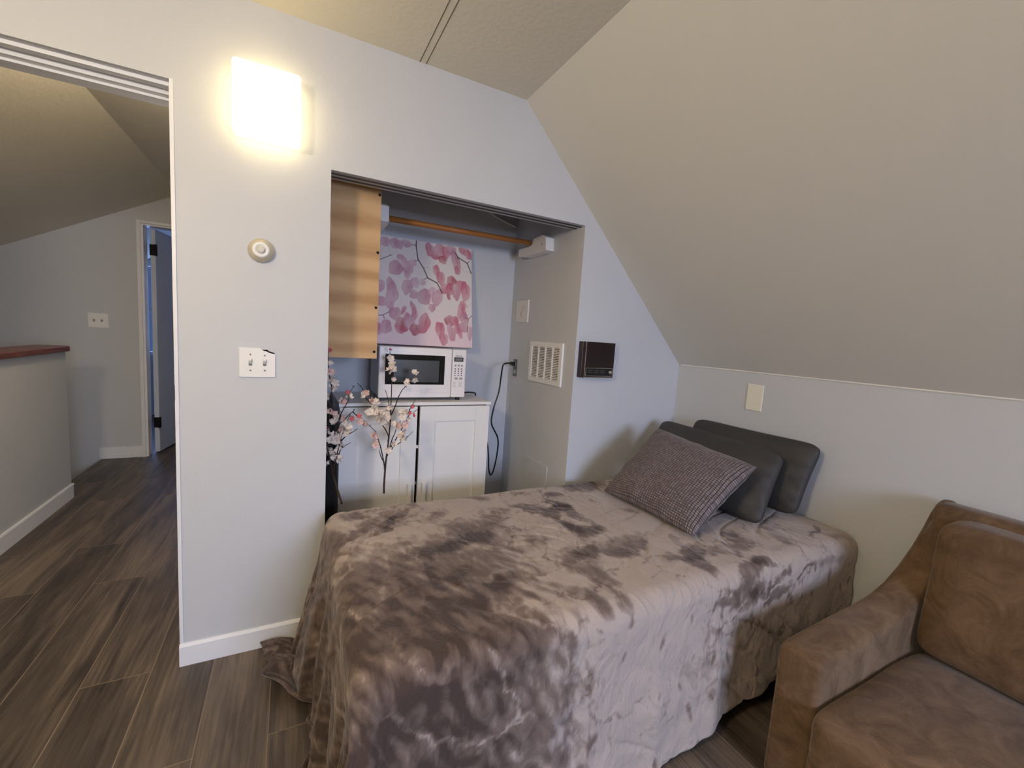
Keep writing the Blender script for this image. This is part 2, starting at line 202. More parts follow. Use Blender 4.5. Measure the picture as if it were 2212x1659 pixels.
# ---------------------------------------------------------------- room shell
ZC, XC, XR, ZK = 2.44, .9656, 2.1505, 1.2336
XJ, ZD, XL0, XL1, ZO, YB = -.3606, 2.113, .1302, 1.356, 1.938, .787
T = .115
YW = -4.3        # window wall behind the viewer
XW = -2.7        # far left wall
SL = .545        # pitch of the left roof slope
XCL = -.93
def zl(x): return ZC - (XCL-x)*SL if x < XCL else ZC
def zr(x): return ZC if x < XC else ZC - (x-XC)*(ZC-ZK)/(XR-XC)
bm = bmesh.new()
box(bm, XW-.1, XR+.15, YW-.1, 1.0, -.2, 0); box(bm, -1.53, XR+.15, 1.0, 5.3, -.2, 0); box(bm, XW, -1.53, 3.26, 5.3, -.2, 0)
struct(obj('floor', bm, FLOOR))
bm = bmesh.new()
prism(bm, [(XCL, ZC), (XC, ZC), (XC+.05, ZC+.12), (XCL, ZC+.12)], 1, YW-.1, 5.3)
prism(bm, [(XW-.1, zl(XW-.1)), (XCL, ZC), (XCL, ZC+.12), (XW-.1, zl(XW-.1)+.12)], 1, YW-.1, 5.3)
struct(obj('ceiling', bm, CEIL))
bm = bmesh.new()
prism(bm, [(XC, ZC), (XR, ZK), (XR+.15, ZK), (XC+.15, ZC)], 1, YW-.1, 0)
struct(obj('wall_sloped', bm, SLOPE))
struct(boxo('wall_right', XR, XR+.15, YW-.1, T, -.05, ZK, WALL))
bm = bmesh.new()
P = lambda pts: prism(bm, pts, 1, 0, T)
P([(XW, 0), (-1.3, 0), (-1.3, zl(-1.3)+.01), (XW, zl(XW)+.01)])
P([(-1.3, ZD), (XJ, ZD), (XJ, ZC+.01), (XCL, ZC+.01), (-1.3, zl(-1.3)+.01)])
P([(XJ, 0), (XL0, 0), (XL0, ZC+.01), (XJ, ZC+.01)])
P([(XL0, ZO), (XL1, ZO), (XL1, zr(XL1)), (XC, ZC+.01), (XL0, ZC+.01)])
P([(XL1, 0), (XR, 0), (XR, ZK), (XL1, zr(XL1))])
struct(obj('wall_front', bm, WALL))
bm = bmesh.new()      # closet recess walls
box(bm, -.02, 1.42, YB, YB+.06, 0, 2.22)
struct(obj('wall_closet_back', bm, WALL))
struct(boxo('wall_closet_right', XL1, 1.42, T, YB, 0, 2.22, WALL))
struct(boxo('wall_closet_left', -.1, .0, T, 3.15, 0, ZC, WALL))
struct(boxo('wall_closet_top', .0, XL1, T, YB, 2.16, 2.22, mat('closet_top_shade', (66,58,54), .9)))  # dark colour painted in for the shade up here, also cuts bounce
# hall and the room past it
bm = bmesh.new()
P2 = lambda pts: prism(bm, pts, 1, 3.15, 3.26)
P2([(XW, -1.4), (-1.213, -1.4), (-1.213, zl(-1.213)+.01), (XW, zl(XW)+.01)])
P2([(-1.213, 2.14), (-.40, 2.14), (-.40, ZC+.01), (XCL, ZC+.01), (-1.213, zl(-1.213)+.01)])
P2([(-.40, 0), (-.1, 0), (-.1, ZC+.01), (-.40, ZC+.01)])
struct(obj('wall_hall', bm, WALL))
bm = bmesh.new()
box(bm, XW-.1, XW, YW-.1, 5.3, -1.4, 1.5)
struct(obj('wall_left', bm, WALL))
bm = bmesh.new()      # gable wall behind the viewer with the window opening
WX0, WX1, WZ0, WZ1 = .2, 1.35, .75, 2.0
box(bm, XW, WX0, YW-.1, YW, 0, 1.5); box(bm, WX0, WX1, YW-.1, YW, 0, WZ0); box(bm, WX0, WX1, YW-.1, YW, WZ1, ZC); box(bm, WX1, XR, YW-.1, YW, 0, ZK)
prism(bm, [(XW, 1.48), (WX0, 1.48), (WX0, ZC), (XCL, ZC)], 1, YW-.1, YW)
prism(bm, [(WX1, ZK), (XR, ZK), (WX1, zr(WX1))], 1, YW-.1, YW)
struct(obj('wall_back', bm, WALL))
bm = bmesh.new()      # bedroom beyond the hall, with a window of its own
VX0, VX1, VZ0, VZ1 = -2.0, -.9, .8, 2.0
box(bm, XW, VX0, 5.3, 5.4, 0, 2.44); box(bm, VX1, .5, 5.3, 5.4, 0, 2.44); box(bm, VX0, VX1, 5.3, 5.4, 0, VZ0); box(bm, VX0, VX1, 5.3, 5.4, VZ1, 2.44)
box(bm, .5, .6, 3.26, 5.4, 0, 2.44); box(bm, -.1, .5, 3.15, 3.26, 0, 2.44)
struct(obj('wall_far', bm, WALL))
bm = bmesh.new(); box(bm, XW, -1.53, .98, 3.15, -1.45, -1.4); box(bm, XW, -1.53, .9, .98, -1.4, -.2)
box(bm, -1.53, -1.50, .98, 3.15, -1.4, -.2)
struct(obj('wall_stairwell', bm, WALL))

def window(n, x0, x1, y0, y1, z0, z1):
    bm = bmesh.new()
    w = .045; ym = (y0+y1)/2
    for a in ((x0, x0+w, z0, z1), (x1-w, x1, z0, z1), (x0, x1, z0, z0+w), (x0, x1, z1-w, z1), (x0, x1, (z0+z1)/2-w/2, (z0+z1)/2+w/2)):
        box(bm, a[0], a[1], ym-.025, ym+.025, a[2], a[3])
    o = struct(obj('window_%d' % n, bm, WHITE))
    g, nt, b = new_mat('window_glass'); nt.nodes.remove(b)
    tr = nt.nodes.new('ShaderNodeBsdfTransparent'); gl = nt.nodes.new('ShaderNodeBsdfGlossy'); gl.inputs['Roughness'].default_value = .02
    mx = nt.nodes.new('ShaderNodeMixShader'); mx.inputs[0].default_value = .06
    nt.links.new(tr.outputs[0], mx.inputs[1]); nt.links.new(gl.outputs[0], mx.inputs[2])
    nt.links.new(mx.outputs[0], nt.nodes['Material Output'].inputs['Surface'])
    boxo('window_glass', x0+w, x1-w, ym-.003, ym+.003, z0+w, z1-w, g, o)
window(1, WX0, WX1, YW-.1, YW, WZ0, WZ1)
window(2, VX0, VX1, 5.3, 5.4, VZ0, VZ1)

# trims
bm = bmesh.new()
prism(bm, [(-.012, 0), (0, 0), (0, .088), (-.005, .088), (-.012, .078)], 0, XJ-.012, XL0)
struct(obj('baseboard_front', bm, TRIMW))
struct(boxo('baseboard_hall', -1.545, -1.24, 3.138, 3.15, 0, .105, TRIMW, bev=.003))
# main door opening: lining of the jamb and the sliding-door track in the head
bm = bmesh.new()
box(bm, XJ-.010, XJ, -.004, T+.005, 0, ZD); box(bm, XJ-.018, XJ-.010, .03, .07, 0, ZD-.01)
struct(obj('trim_1', bm, TRIMW))
bm = bmesh.new()
box(bm, -1.3, XJ-.01, .030, .058, ZD-.012, ZD+.002); box(bm, -1.3, XJ-.01, .058, .078, ZD-.004, ZD+.002)
box(bm, -1.3, XJ-.01, .078, .115, ZD-.022, ZD+.002); box(bm, -1.3, XJ-.01, .108, .168, ZD-.03, ZD+.08)
struct(obj('trim_2', bm, TRIMW))
t = thing('strike_plate', 'small steel strike plate set into the white door jamb', 'strike plate', (XJ-.01, .0, 1.05))
boxo('plate', XJ-.0125, XJ-.0095, .0, .026, 1.03, 1.085, STEEL, t)
boxo('latch_hole', XJ-.0132, XJ-.0122, .006, .018, 1.045, 1.07, DARKHOLE, t)
# ceiling batten, white bead where slope meets knee wall
bm = bmesh.new(); box(bm, .4585, .4615, YW, 0, ZC-.001, ZC+.001); box(bm, .4845, .4875, YW, 0, ZC-.001, ZC+.001)
struct(obj('trim_3', bm, [mat('seam_groove', (112,102,84), .8)]))
bm = bmesh.new(); tube(bm, [(XR-.001, YW, ZK), (XR-.001, -.02, ZK)], .0045, 6)
struct(obj('trim_4', bm, mat('white_caulk', (236,234,228), .5)))
# closet opening head: two dark tracks of the removed sliding doors
bm = bmesh.new(); box(bm, XL0, XL1, .030, .042, ZO-.003, ZO+.01); box(bm, XL0, XL1, .075, .087, ZO-.003, ZO+.01)
struct(obj('trim_5', bm, mat('dark_track', (62,56,56), .6)))
# half wall by the stairs
bm = bmesh.new(); box(bm, -1.51, -1.39, .115, 2.13, -.2, 1.045); struct(obj('wall_stair', bm, WALL))
bm = bmesh.new(); prism(bm, [(-1.378, 0), (-1.39, 0), (-1.39, .1), (-1.382, .1), (-1.378, .092)], 1, .115, 2.145)
box(bm, -1.51, -1.378, 2.13, 2.142, 0, .1); struct(obj('baseboard_stair', bm, TRIMW))
bm = bmesh.new(); prism(bm, [(-1.55, .115), (-1.355, .115), (-1.355, 2.10), (-1.375, 2.15), (-1.42, 2.17), (-1.48, 2.17), (-1.53, 2.15), (-1.55, 2.10)], 2, 1.046, 1.082, .008)
struct(obj('trim_7', bm, CAPW))

# hall door, ajar
bm = bmesh.new()
box(bm, -1.240, -1.213, 3.135, 3.15, 0, 2.14); box(bm, -1.213, -1.196, 3.151, 3.27, 0, 2.125)
box(bm, -1.240, -.38, 3.135, 3.15, 2.14, 2.162); box(bm, -.417, -.40, 3.151, 3.27, 0, 2.125); box(bm, -1.213, -.4, 3.151, 3.27, 2.125, 2.139)
struct(obj('trim_6', bm, TRIMW))
DOORM = mat('white_door_paint', (205,212,228), .4)
bm = bmesh.new(); box(bm, 0, .76, -.02, .02, .012, 2.12, .002)
d = obj('door_1', bm, DOORM); d.location = (-1.158, 3.275, 0); d.rotation_euler = (0, 0, math.radians(80)); struct(d)
HING = mat('dark_bronze', (34,26,24), .5, metal=.5)
for z in (1.93, .30):
    bm = bmesh.new(); box(bm, -.004, .03, -.024, .024, z-.05, z+.05); tube(bm, [(-.006, -.026, z-.052), (-.006, -.026, z+.052)], .007, 8)
    box(bm, -.028, .0, -.030, -.022, z-.05, z+.05)
    obj('hinge', bm, HING, d)

# ---------------------------------------------------------------- wall fittings
def screw(name, c, nrm, r, m, parent):
    M = Matrix.Translation(c) @ Vector(nrm).to_track_quat('Z', 'Y').to_matrix().to_4x4()
    bm = bmesh.new(); lathe(bm, [(r, 0), (r*.9, .0008), (0, .0013)], M, 10)
    return obj(name, bm, m, parent, True)
# sconce
t = thing('wall_sconce', 'glowing square frosted glass wall light high left of the alcove', 'wall light', (-.085, 0, 2.085))
boxo('back_plate', -.145, -.025, -.02, 0, 2.03, 2.14, WHITE, t, bev=.004)
SH = emis('frosted_glass_lit', (1.0, .78, .36), LAMP)
bm = bmesh.new(); box(bm, -.189, .021, -.085, -.014, 1.972, 2.209, .014, 3)
sh = obj('lamp_shade', bm, SH, t, True)
# round thermostat
t = thing('round_thermostat', 'round nickel-rimmed thermostat dial below the glowing wall light', 'thermostat', (-.105, 0, 1.594))
M = Matrix.Translation((-.105, 0, 1.594)) @ Matrix.Rotation(PI/2, 4, 'X')
bm = bmesh.new(); lathe(bm, [(.0, .0), (.043, 0), (.044, .006), (.041, .014), (.030, .026), (.027, .027)], M, 40); obj('housing', bm, mat('champagne_metal', (206,198,178), .35, metal=.25), t, True)
bm = bmesh.new(); lathe(bm, [(.028, .026), (.026, .030), (.017, .0305), (.0165, .0285), (0, .0285)], M, 40); obj('dial', bm, PLAST, t, True)
bm = bmesh.new(); lathe(bm, [(.014, .028), (.0135, .033), (.006, .0345), (0, .0335)], M, 32); obj('knob', bm, mat('pearl_plastic', (214,210,200), .25), t, True)
# double switch with a broken corner
t = thing('light_switch', 'white double toggle switch plate with its top right corner broken', 'light switch', (-.117, 0, 1.175))
bm = bmesh.new()
pts = [(-.177, 1.119), (-.057, 1.119), (-.057, 1.2085), (-.072, 1.210), (-.088, 1.219), (-.101, 1.2215), (-.108, 1.2305), (-.177, 1.2315)]
prism(bm, pts, 1, -.0065, 0, .002); obj('cover_plate', bm, PLAST, t)
bm = bmesh.new(); prism(bm, [(-.104, 1.2245), (-.084, 1.2255), (-.080, 1.220), (-.060, 1.214), (-.0605, 1.2095), (-.075, 1.2115), (-.090, 1.2195), (-.101, 1.222)], 1, -.0012, 0)
obj('broken_hole', bm, DARKHOLE, t)
for x in (-.140, -.093):
    boxo('toggle_slot', x-.0055, x+.0055, -.0072, -.006, 1.163, 1.188, mat('slot_grey', (120,118,114), .6), t)
    bm = bmesh.new(); prism(bm, [(-.006, 1.170), (-.006, 1.184), (-.018, 1.190), (-.020, 1.184)], 0, x-.0045, x+.0045, .0012); obj('toggle', bm, PLAST, t)
    for z in (1.205 if x < -.1 else 1.203, 1.145): screw('screw', (x, -.0065, z), (0, -1, 0), .0032, STEEL, t)
# brown intercom on the front wall
BRN = mat('brown_plastic', (44,22,16), .35); SIL = mat('silver_edge', (180,172,160), .35, metal=.6)
t = thing('intercom_panel', 'square dark brown wall panel with silver edges right of the alcove', 'intercom panel', (1.49, 0, 1.24))
boxo('case', 1.376, 1.594, -.036, 0, 1.145, 1.338, BRN, t, bev=.002)
bm = bmesh.new(); box(bm, 1.396, 1.399, -.040, -.035, 1.145, 1.338); box(bm, 1.396, 1.594, -.040, -.035, 1.1445, 1.1475); obj('silver_trim', bm, SIL, t)
boxo('face', 1.399, 1.594, -.039, -.035, 1.148, 1.338, mat('dark_brown_face', (30,14,12), .3), t)
bm = bmesh.new()
for a in ((1.404, 1.589, 1.153, 1.1552), (1.404, 1.589, 1.196, 1.1982), (1.404, 1.4062, 1.153, 1.198), (1.5868, 1.589, 1.153, 1.198)): box(bm, a[0], a[1], -.0405, -.0385, a[2], a[3])
obj('control_strip_border', bm, SIL, t)
boxo('control_strip', 1.4062, 1.5868, -.0397, -.0385, 1.1552, 1.196, BLACK, t)
GRY = mat('grey_slot', (84,82,80), .5)
for i in range(3):
    x = 1.418 + i*.042
    for z in (1.182, 1.171): boxo('slider_slot', x, x+.032, -.0405, -.0395, z, z+.0035, GRY, t)
bm = bmesh.new(); lathe(bm, [(.010, 0), (.0095, .007), (.004, .008), (0, .008)], Matrix.Translation((1.572, -.0395, 1.176)) @ Matrix.Rotation(PI/2, 4, 'X'), 24); obj('knob', bm, SIL, t, True)
# return-air grille on the alcove's right wall
X = XL1
t = thing('vent_grille', 'white louvered air vent grille on the right wall of the alcove', 'vent grille', (X, .295, 1.195))
boxo('backing', X-.0015, X, .13, .46, 1.09, 1.30, mat('duct_dark', (96,82,66), .8), t)
bm = bmesh.new()
for a in ((.111, .480, 1.291, 1.319), (.111, .480, 1.072, 1.100), (.111, .139, 1.100, 1.291), (.452, .480, 1.100, 1.291)): box(bm, X-.011, X, a[0], a[1], a[2], a[3])
for y in (.215, .295, .375): box(bm, X-.010, X-.001, y-.005, y+.005, 1.10, 1.291)
obj('frame', bm, PLAST, t)
for k in range(20):
    z = 1.1045 + k*.0096
    bm = bmesh.new(); prism(bm, [(X-.009, z-.0025), (X-.0075, z-.003), (X-.0025, z+.0025), (X-.004, z+.003)], 1, .139, .452)
    obj('louver', bm, PLAST, t)
# painted-over blank plate
bm = bmesh.new(); box(bm, X-.011, X, .540, .697, 1.438, 1.583, .004)
bmesh.ops.subdivide_edges(bm, edges=bm.edges[:], cuts=2, use_grid_fill=True)
t = thing('wall_plate', 'crumpled white painted-over wall plate above the black power plug', 'wall plate', (X, .62, 1.51))
obj('cover', bm, mat('thick_white_paint', (232,228,222), .5, bump=1.0, bscale=28), t)
bm = bmesh.new()
for (y0, z0, y1, z1) in ((.60, 1.545, .63, 1.49), (.63, 1.49, .61, 1.465)): tube(bm, [(X-.0115, y0, z0), (X-.0115, y1, z1)], .0012, 5)
obj('paint_crease', bm, mat('crease_grey', (140,136,130), .7), t)
# outlet
t = thing('power_outlet', 'narrow grey power outlet holding the black plug', 'outlet', (X, .68, 1.13))
boxo('yoke', X-.004, X, .655, .707, 1.074, 1.190, mat('outlet_metal', (112,108,106), .5, metal=.2), t, bev=.001)
for z in (1.158, 1.103):
    bm = bmesh.new(); lathe(bm, [(.017, 0), (.0165, .005), (0, .0055)], Matrix.Translation((X-.004, .681, z)) @ Matrix.Rotation(-PI/2, 4, 'Y'), 20); obj('socket', bm, mat('grey_socket', (158,156,152), .5), t, True)
# low access panel
t = thing('access_panel', 'thin pale painted access panel low on the right alcove wall behind the bed', 'access panel', (X, .32, .4))
bm = bmesh.new(); box(bm, X-.005, X, .188, .455, .30, .584, .001); obj('panel', bm, WALL, t)
bm = bmesh.new(); box(bm, X-.006, X-.0045, .188, .455, .5815, .5845); box(bm, X-.006, X-.0045, .187, .190, .30, .584); obj('paint_edge', bm, WHITE, t)
# blank cream plate on the knee wall
t = thing('blank_wall_plate', 'blank cream cover plate on the low wall above the pillows', 'wall plate', (XR, -.513, 1.105))
bm = bmesh.new(); box(bm, XR-.006, XR, -.556, -.470, 1.035, 1.172, .003); obj('cover_plate', bm, CREAM, t)
# hall switch plate
t = thing('hall_switch', 'white double switch plate on the far hall wall', 'light switch', (-1.52, 3.15, 1.25))
bm = bmesh.new(); box(bm, -1.586, -1.452, 3.143, 3.15, 1.19, 1.316, .003); obj('cover_plate', bm, PLAST, t)
for x in (-1.545, -1.493): boxo('toggle', x-.006, x+.006, 3.132, 3.144, 1.243, 1.263, mat('toggle_grey', (150,148,142), .5), t, bev=.001)

# ---------------------------------------------------------------- alcove contents
t = thing('plywood_box', 'bare plywood panel hung in the upper left of the alcove', 'plywood box', (.17, .2, 1.19))
boxo('plywood_panel', .002, .355, .188, .2, 1.193, 2.10, PLY, t)
boxo('side_panel', .338, .350, .2, YB, 1.2, 2.10, WALL, t)
boxo('bottom_panel', .002, .338, .2, YB, 1.2, 1.212, WALL, t)
for c in ((.343, 1.225), (.142, 1.222), (.345, 1.43), (.346, 1.68), (.347, 1.935)): screw('screw', (c[0], .188, c[1]), (0, -1, 0), .0065, DARKHOLE, t)
o = None
def bracket(x0, x1, label):
    t = thing('rod_bracket', label, 'rod bracket', (x0, .46, 1.9), 'closet rod brackets')
    s = x0; e = x1
    bm = bmesh.new()
    prism(bm, [(.29, 1.850), (.30, 1.925), (.345, 1.945), (.455, 1.940), (.455, 1.903), (.50, 1.895), (.635, 1.905), (.635, 1.858), (.55, 1.845), (.34, 1.842)], 0, min(s, e), max(s, e), .004)
    obj('block', bm, mat('glossy_white_paint', (238,236,234), .35, bump=.3, bscale=30), t)
    sx = (s+e)/2
    screw('screw', ((e if e < s else e), .34, 1.89), ((-1 if e < s else 1), 0, 0), .004, DARKHOLE, t)
bracket(XL1, 1.300, 'white painted wood bracket on the right alcove wall holding the rod end')
bracket(.350, .412, 'white painted bracket half hidden by the plywood at the rod end')
bm = bmesh.new(); tube(bm, [(.412, .485, 1.912), (1.302, .485, 1.919)], .0155, 20)
tag(obj('closet_rod', bm, RODW, None, True), 'round wooden clothes rod across the top of the alcove', 'closet rod')
bm = bmesh.new(); tube(bm, smooth_path([(1.08, .780, 2.158), (1.13, .780, 2.145), (1.2, .780, 2.118), (1.27, .780, 2.098), (1.345, .780, 2.080)], 6), .006, 8)
tag(obj('conduit_cable', bm, PLAST, None, True), 'thin white cable running across the top back of the alcove', 'cable')
# clear hook hanging by a thread in front of the canvas
CLR, nt, b = new_mat('clear_plastic'); b.inputs['Base Color'].default_value = (.95, .96, .97, 1); b.inputs['Roughness'].default_value = .08; b.inputs['Transmission Weight'].default_value = .6
t = thing('clear_hook', 'small clear plastic hook dangling in front of the pink floral canvas', 'hook', (.44, .46, 1.80))
bm = bmesh.new(); tube(bm, [(.418, .46, 1.862), (.421, .46, 1.83), (.4205, .46, 1.815), (.448, .46, 1.782)], .0008, 6); obj('thread', bm, PLAST, t)
bm = bmesh.new(); tube(bm, smooth_path([(.447, .46, 1.785), (.458, .46, 1.765), (.460, .46, 1.745), (.455, .46, 1.728)], 6), .003, 8)
tube(bm, smooth_path([(.444, .46, 1.782), (.446, .46, 1.760), (.450, .46, 1.738)], 6), .0018, 8); obj('hook', bm, CLR, t, True)

# canvas print, leaning back on the wall
def canvas_art():
    nx, nz = 250, 262
    x0, x1, z0, z1 = .395, 1.0195, 1.2515, 1.8805
    us = np.linspace(0, 1, nx); vs = np.linspace(0, 1, nz)
    U, V = np.meshgrid(us, vs); Xg = x0+(x1-x0)*U; Zg = z0+(z1-z0)*V
    rnd = np.random.RandomState(3)
    bg1 = np.array(s2l((240,230,226))); bg2 = np.array(s2l((246,216,220)))
    col = bg1 + (bg2-bg1)*np.clip((.45-V)*2, 0, 1)[..., None]
    tones = {1: (222,178,194), 2: (206,148,170), 3: (196,126,152), 4: (204,98,132), 5: (198,62,104), 6: (180,26,70)}
    for i, (cx, cz, rx, rz, an, tn) in enumerate(ART):
        a = math.radians(-an); dx = Xg-cx; dz = Zg-cz
        px = (dx*math.cos(a)+dz*math.sin(a))/rx; pz = (-dx*math.sin(a)+dz*math.cos(a))/rz
        th = np.arctan2(pz, px); rr = np.sqrt(px*px+pz*pz)*(1+.07*np.sin(3*th+i)+.05*np.sin(5*th+2*i))
        m = np.clip((1.06-rr)/.14, 0, 1)*.86
        base = np.array(s2l(tones[tn])); light = base+(bg1-base)*.5; deep = base*np.array([.86, .55, .65])
        k = np.clip(.5+.5*np.sin(px*9+3*pz+i)*.10+.45*(pz*math.sin(i*1.7)+px*math.cos(i*1.7)), 0, 1)[..., None]
        c = light+(base-light)*k
        edge = np.clip(1-np.abs(rr-.93)/.1, 0, 1)[..., None]*.35
        c = c+(deep-c)*edge
        core = np.clip(1-np.sqrt((px-.25)**2*7+(pz-.15)**2*1.5), 0, 1)[..., None]*(.8 if tn > 3 else .4)
        c = c+(deep-c)*core
        col = col*(1-m[..., None])+c*m[..., None]
    tw = np.array(s2l((58,28,34)))
    for j, pl in enumerate(TW):
        w = .0042 if j in (0, 5) else (.0016 if j in (4, 8, 13) else .0028)
        for (ax, az), (bx, bz) in zip(pl, pl[1:]):
            L = (bx-ax)**2+(bz-az)**2; tt = np.clip(((Xg-ax)*(bx-ax)+(Zg-az)*(bz-az))/max(L, 1e-9), 0, 1)
            d = np.sqrt((Xg-ax-tt*(bx-ax))**2+(Zg-az-tt*(bz-az))**2)
            m = np.clip((w-d)/.002, 0, 1)[..., None]*(.55 if j in (4, 8, 13, 15) else .95); col = col*(1-m)+tw*m
    yf = lambda z: .65+(z-1.252)*.164
    verts = [(float(x), float(yf(z)), float(z)) for x, z in zip(Xg.ravel(), Zg.ravel())]
    faces = [(j*nx+i, j*nx+i+1, (j+1)*nx+i+1, (j+1)*nx+i) for j in range(nz-1) for i in range(nx-1)]
    me = bpy.data.meshes.new('printed_face'); me.from_pydata(verts, [], faces)
    ca = me.color_attributes.new('print', 'FLOAT_COLOR', 'POINT')
    ca.data.foreach_set('color', np.concatenate([np.clip(col, 0, 1), np.ones((nz, nx, 1))], 2).ravel().astype(np.float32))
    m, nt, b = new_mat('canvas_print'); at = nt.nodes.new('ShaderNodeVertexColor'); at.layer_name = 'print'
    nt.links.new(at.outputs['Color'], b.inputs['Base Color']); b.inputs['Roughness'].default_value = .6
    t = thing('canvas_print', 'canvas print of pink orchid blossoms standing behind the microwave', 'canvas print', (.72, .66, 1.25))
    link('printed_face', me, m, t, None); t.children[0].location = tuple(-v for v in t.location)
    bm = bmesh.new()
    A = [(yf(z0)+.0008, z0), (yf(z1)+.0008, z1), (yf(z1)+.033, z1-.005), (yf(z0)+.033, z0-.005)]
    prism(bm, A, 0, x0, x1); obj('stretcher_edge', bm, mat('pale_pink_canvas_edge', (226,206,208), .7), t)
canvas_art()

# cabinet
YF = .36; t = thing('storage_cabinet', 'white two-door cabinet in the alcove under the microwave', 'cabinet', (.63, .57, 0))
bm = bmesh.new(); box(bm, .213, .229, YF+.02, YB-.005, 0, .935); box(bm, 1.019, 1.035, YF+.02, YB-.005, 0, .935)
box(bm, .229, 1.019, YB-.012, YB-.005, .06, .935); box(bm, .229, 1.019, YF+.03, YB-.012, .06, .076); box(bm, .229, 1.019, YF+.04, YB-.012, .48, .496)
box(bm, .229, 1.019, YF+.05, YF+.06, 0, .06)
obj('carcass', bm, CAB, t)
boxo('top_board', .209, 1.041, YF-.003, YB-.005, .936, .953, CAB, t, bev=.0015)
def cdoor(x0, x1, hx):
    bm = bmesh.new(); z0, z1 = .065, .930; w = .085; y0, y1 = YF, YF+.018
    for a in ((x0, x0+w, z0, z1), (x1-w, x1, z0, z1), (x0+w, x1-w, z0, z0+w), (x0+w, x1-w, z1-w, z1)): box(bm, a[0], a[1], y0, y1, a[2], a[3], .0008)
    prism(bm, [(x0+w, z0+w), (x1-w, z0+w), (x1-w, z1-w), (x0+w, z1-w)], 1, y0+.0115, y1-.001)
    d = obj('door', bm, CAB, t)
    bm = bmesh.new(); box(bm, hx-.011, hx+.011, y0-.022, y0-.014, .33, .505, .003); box(bm, hx-.006, hx+.006, y0-.016, y0, .49, .5); box(bm, hx-.006, hx+.006, y0-.016, y0, .335, .345)
    obj('handle', bm, CAB, d)
cdoor(.2145, .607, .575); cdoor(.6225, 1.0335, .655)
boxo('catch', .6075, .622, YF+.012, YF+.03, .695, .712, PLAST, t, bev=.001)
boxo('door_gap_shade', .6075, .622, YF+.05, YF+.052, .08, .90, DARKHOLE, t)  # dark strip standing in for the shade between the doors

# microwave
MX0, MX1, MY, MZ = .405, .892, .405, .972
t = thing('microwave', 'white microwave oven with black glass door on the white cabinet', 'microwave', ((MX0+MX1)/2, .55, .953))
bm = bmesh.new(); box(bm, MX0+.003, MX1-.003, MY+.02, YB-.10, MZ+.004, 1.243, .004); obj('body', bm, mat('microwave_shell', (198,196,192), .4), t)
MW = mat('microwave_white', (248,242,240), .28)
bm = bmesh.new(); box(bm, MX0, .805, MY, MY+.025, MZ, 1.247, .006, 3); obj('door', bm, MW, t, False)
dd = t.children[-1]
boxo('door_glass', .437, .763, MY-.0015, MY+.004, 1.045, 1.207, mat('black_glass', (16,16,15), .08, coat=.5), dd, bev=.001)
boxo('viewing_mesh', .482, .730, MY-.0022, MY-.001, 1.058, 1.178, mat('dark_grey_mesh', (66,66,62), .3), dd)
bm = bmesh.new(); box(bm, .662, .787, MY-.0035, MY+.002, .998, 1.026, .003); obj('release_button', bm, MW, dd)
bm = bmesh.new(); box(bm, .808, MX1, MY, MY+.025, MZ, 1.247, .008, 3); obj('control_panel', bm, MW, t); cp = t.children[-1]
boxo('display', .817, .872, MY-.0015, MY+.002, 1.178, 1.202, BLACK, cp, bev=.0008)
boxo('display_screen', .823, .866, MY-.002, MY, 1.182, 1.198, mat('lcd_grey', (120,120,116), .3), cp)
KEY = mat('key_print', (70,70,72), .6); KEY2 = mat('key_print_pale', (168,164,162), .6)
for i in range(3):
    for j in range(4):
        x = .826+i*.019; z = 1.136-j*.0125
        M = Matrix.Translation((x, MY, z)) @ Matrix.Rotation(PI/2, 4, 'X')
        bm = bmesh.new(); lathe(bm, [(.0038, -.001), (.0036, .0008), (0, .001)], M, 12); obj('button', bm, KEY, cp)
    boxo('button', .821+i*.019, .832+i*.019, MY-.0008, MY, 1.150, 1.160, KEY2, cp)
for x in (.824, .853): boxo('button', x, x+.019, MY-.0008, MY, 1.075, 1.087, KEY2, cp)
bm = bmesh.new()
for x, w in ((.815, .02), (.85, .024)):
    for k in range(5): box(bm, x, x+w*(1-.1*(k % 3)), MY-.0005, MY, 1.035+k*.0062, 1.0365+k*.0062)
obj('printed_notes', bm, KEY2, cp)
cu = bpy.data.curves.new('brand_text', 'FONT'); cu.body = 'Panasonic'; cu.size = .0105; cu.extrude = .0003; cu.align_x = 'CENTER'
tmp = bpy.data.objects.new('tmp', cu); C.objects.link(tmp)
dg = bpy.context.evaluated_depsgraph_get(); me = bpy.data.meshes.new_from_object(tmp.evaluated_get(dg)); me.name = 'brand_text'
bpy.data.objects.remove(tmp)
me.transform(Matrix.Translation((.8445, MY-.0008, 1.2075)) @ Matrix.Scale(.92, 4, (1, 0, 0)) @ Matrix.Rotation(PI/2, 4, 'X'))
me.materials.clear(); link('brand_text', me, mat('brand_black', (20,20,20), .5), cp)
for x in (MX0+.03, MX1-.03):
    for y in (MY+.04, YB-.14): boxo('foot', x-.01, x+.01, y-.01, y+.01, .953, MZ+.005, BLACK, t)
bm = bmesh.new()
tube(bm, smooth_path([(.87, .62, .975), (.93, .62, .966), (1.0, .64, .968), (1.05, .66, .962), (1.075, .68, .94), (1.085, .66, .80), (1.105, .52, .66), (1.117, .50, .50), (1.135, .50, .455), (1.155, .50, .50), (1.172, .50, .62), (1.165, .50, .70), (1.118, .50, .79), (1.135, .52, .88), (1.170, .53, .99), (1.195, .56, 1.10), (1.235, .62, 1.155), (1.30, .665, 1.163), (1.33, .68, 1.16)], 7), .0048, 8)
c = obj('power_cord', bm, BLACK, t, True)
bm = bmesh.new(); box(bm, 1.318, X-.004, .666, .696, 1.146, 1.172, .004); obj('plug', bm, BLACK, c)

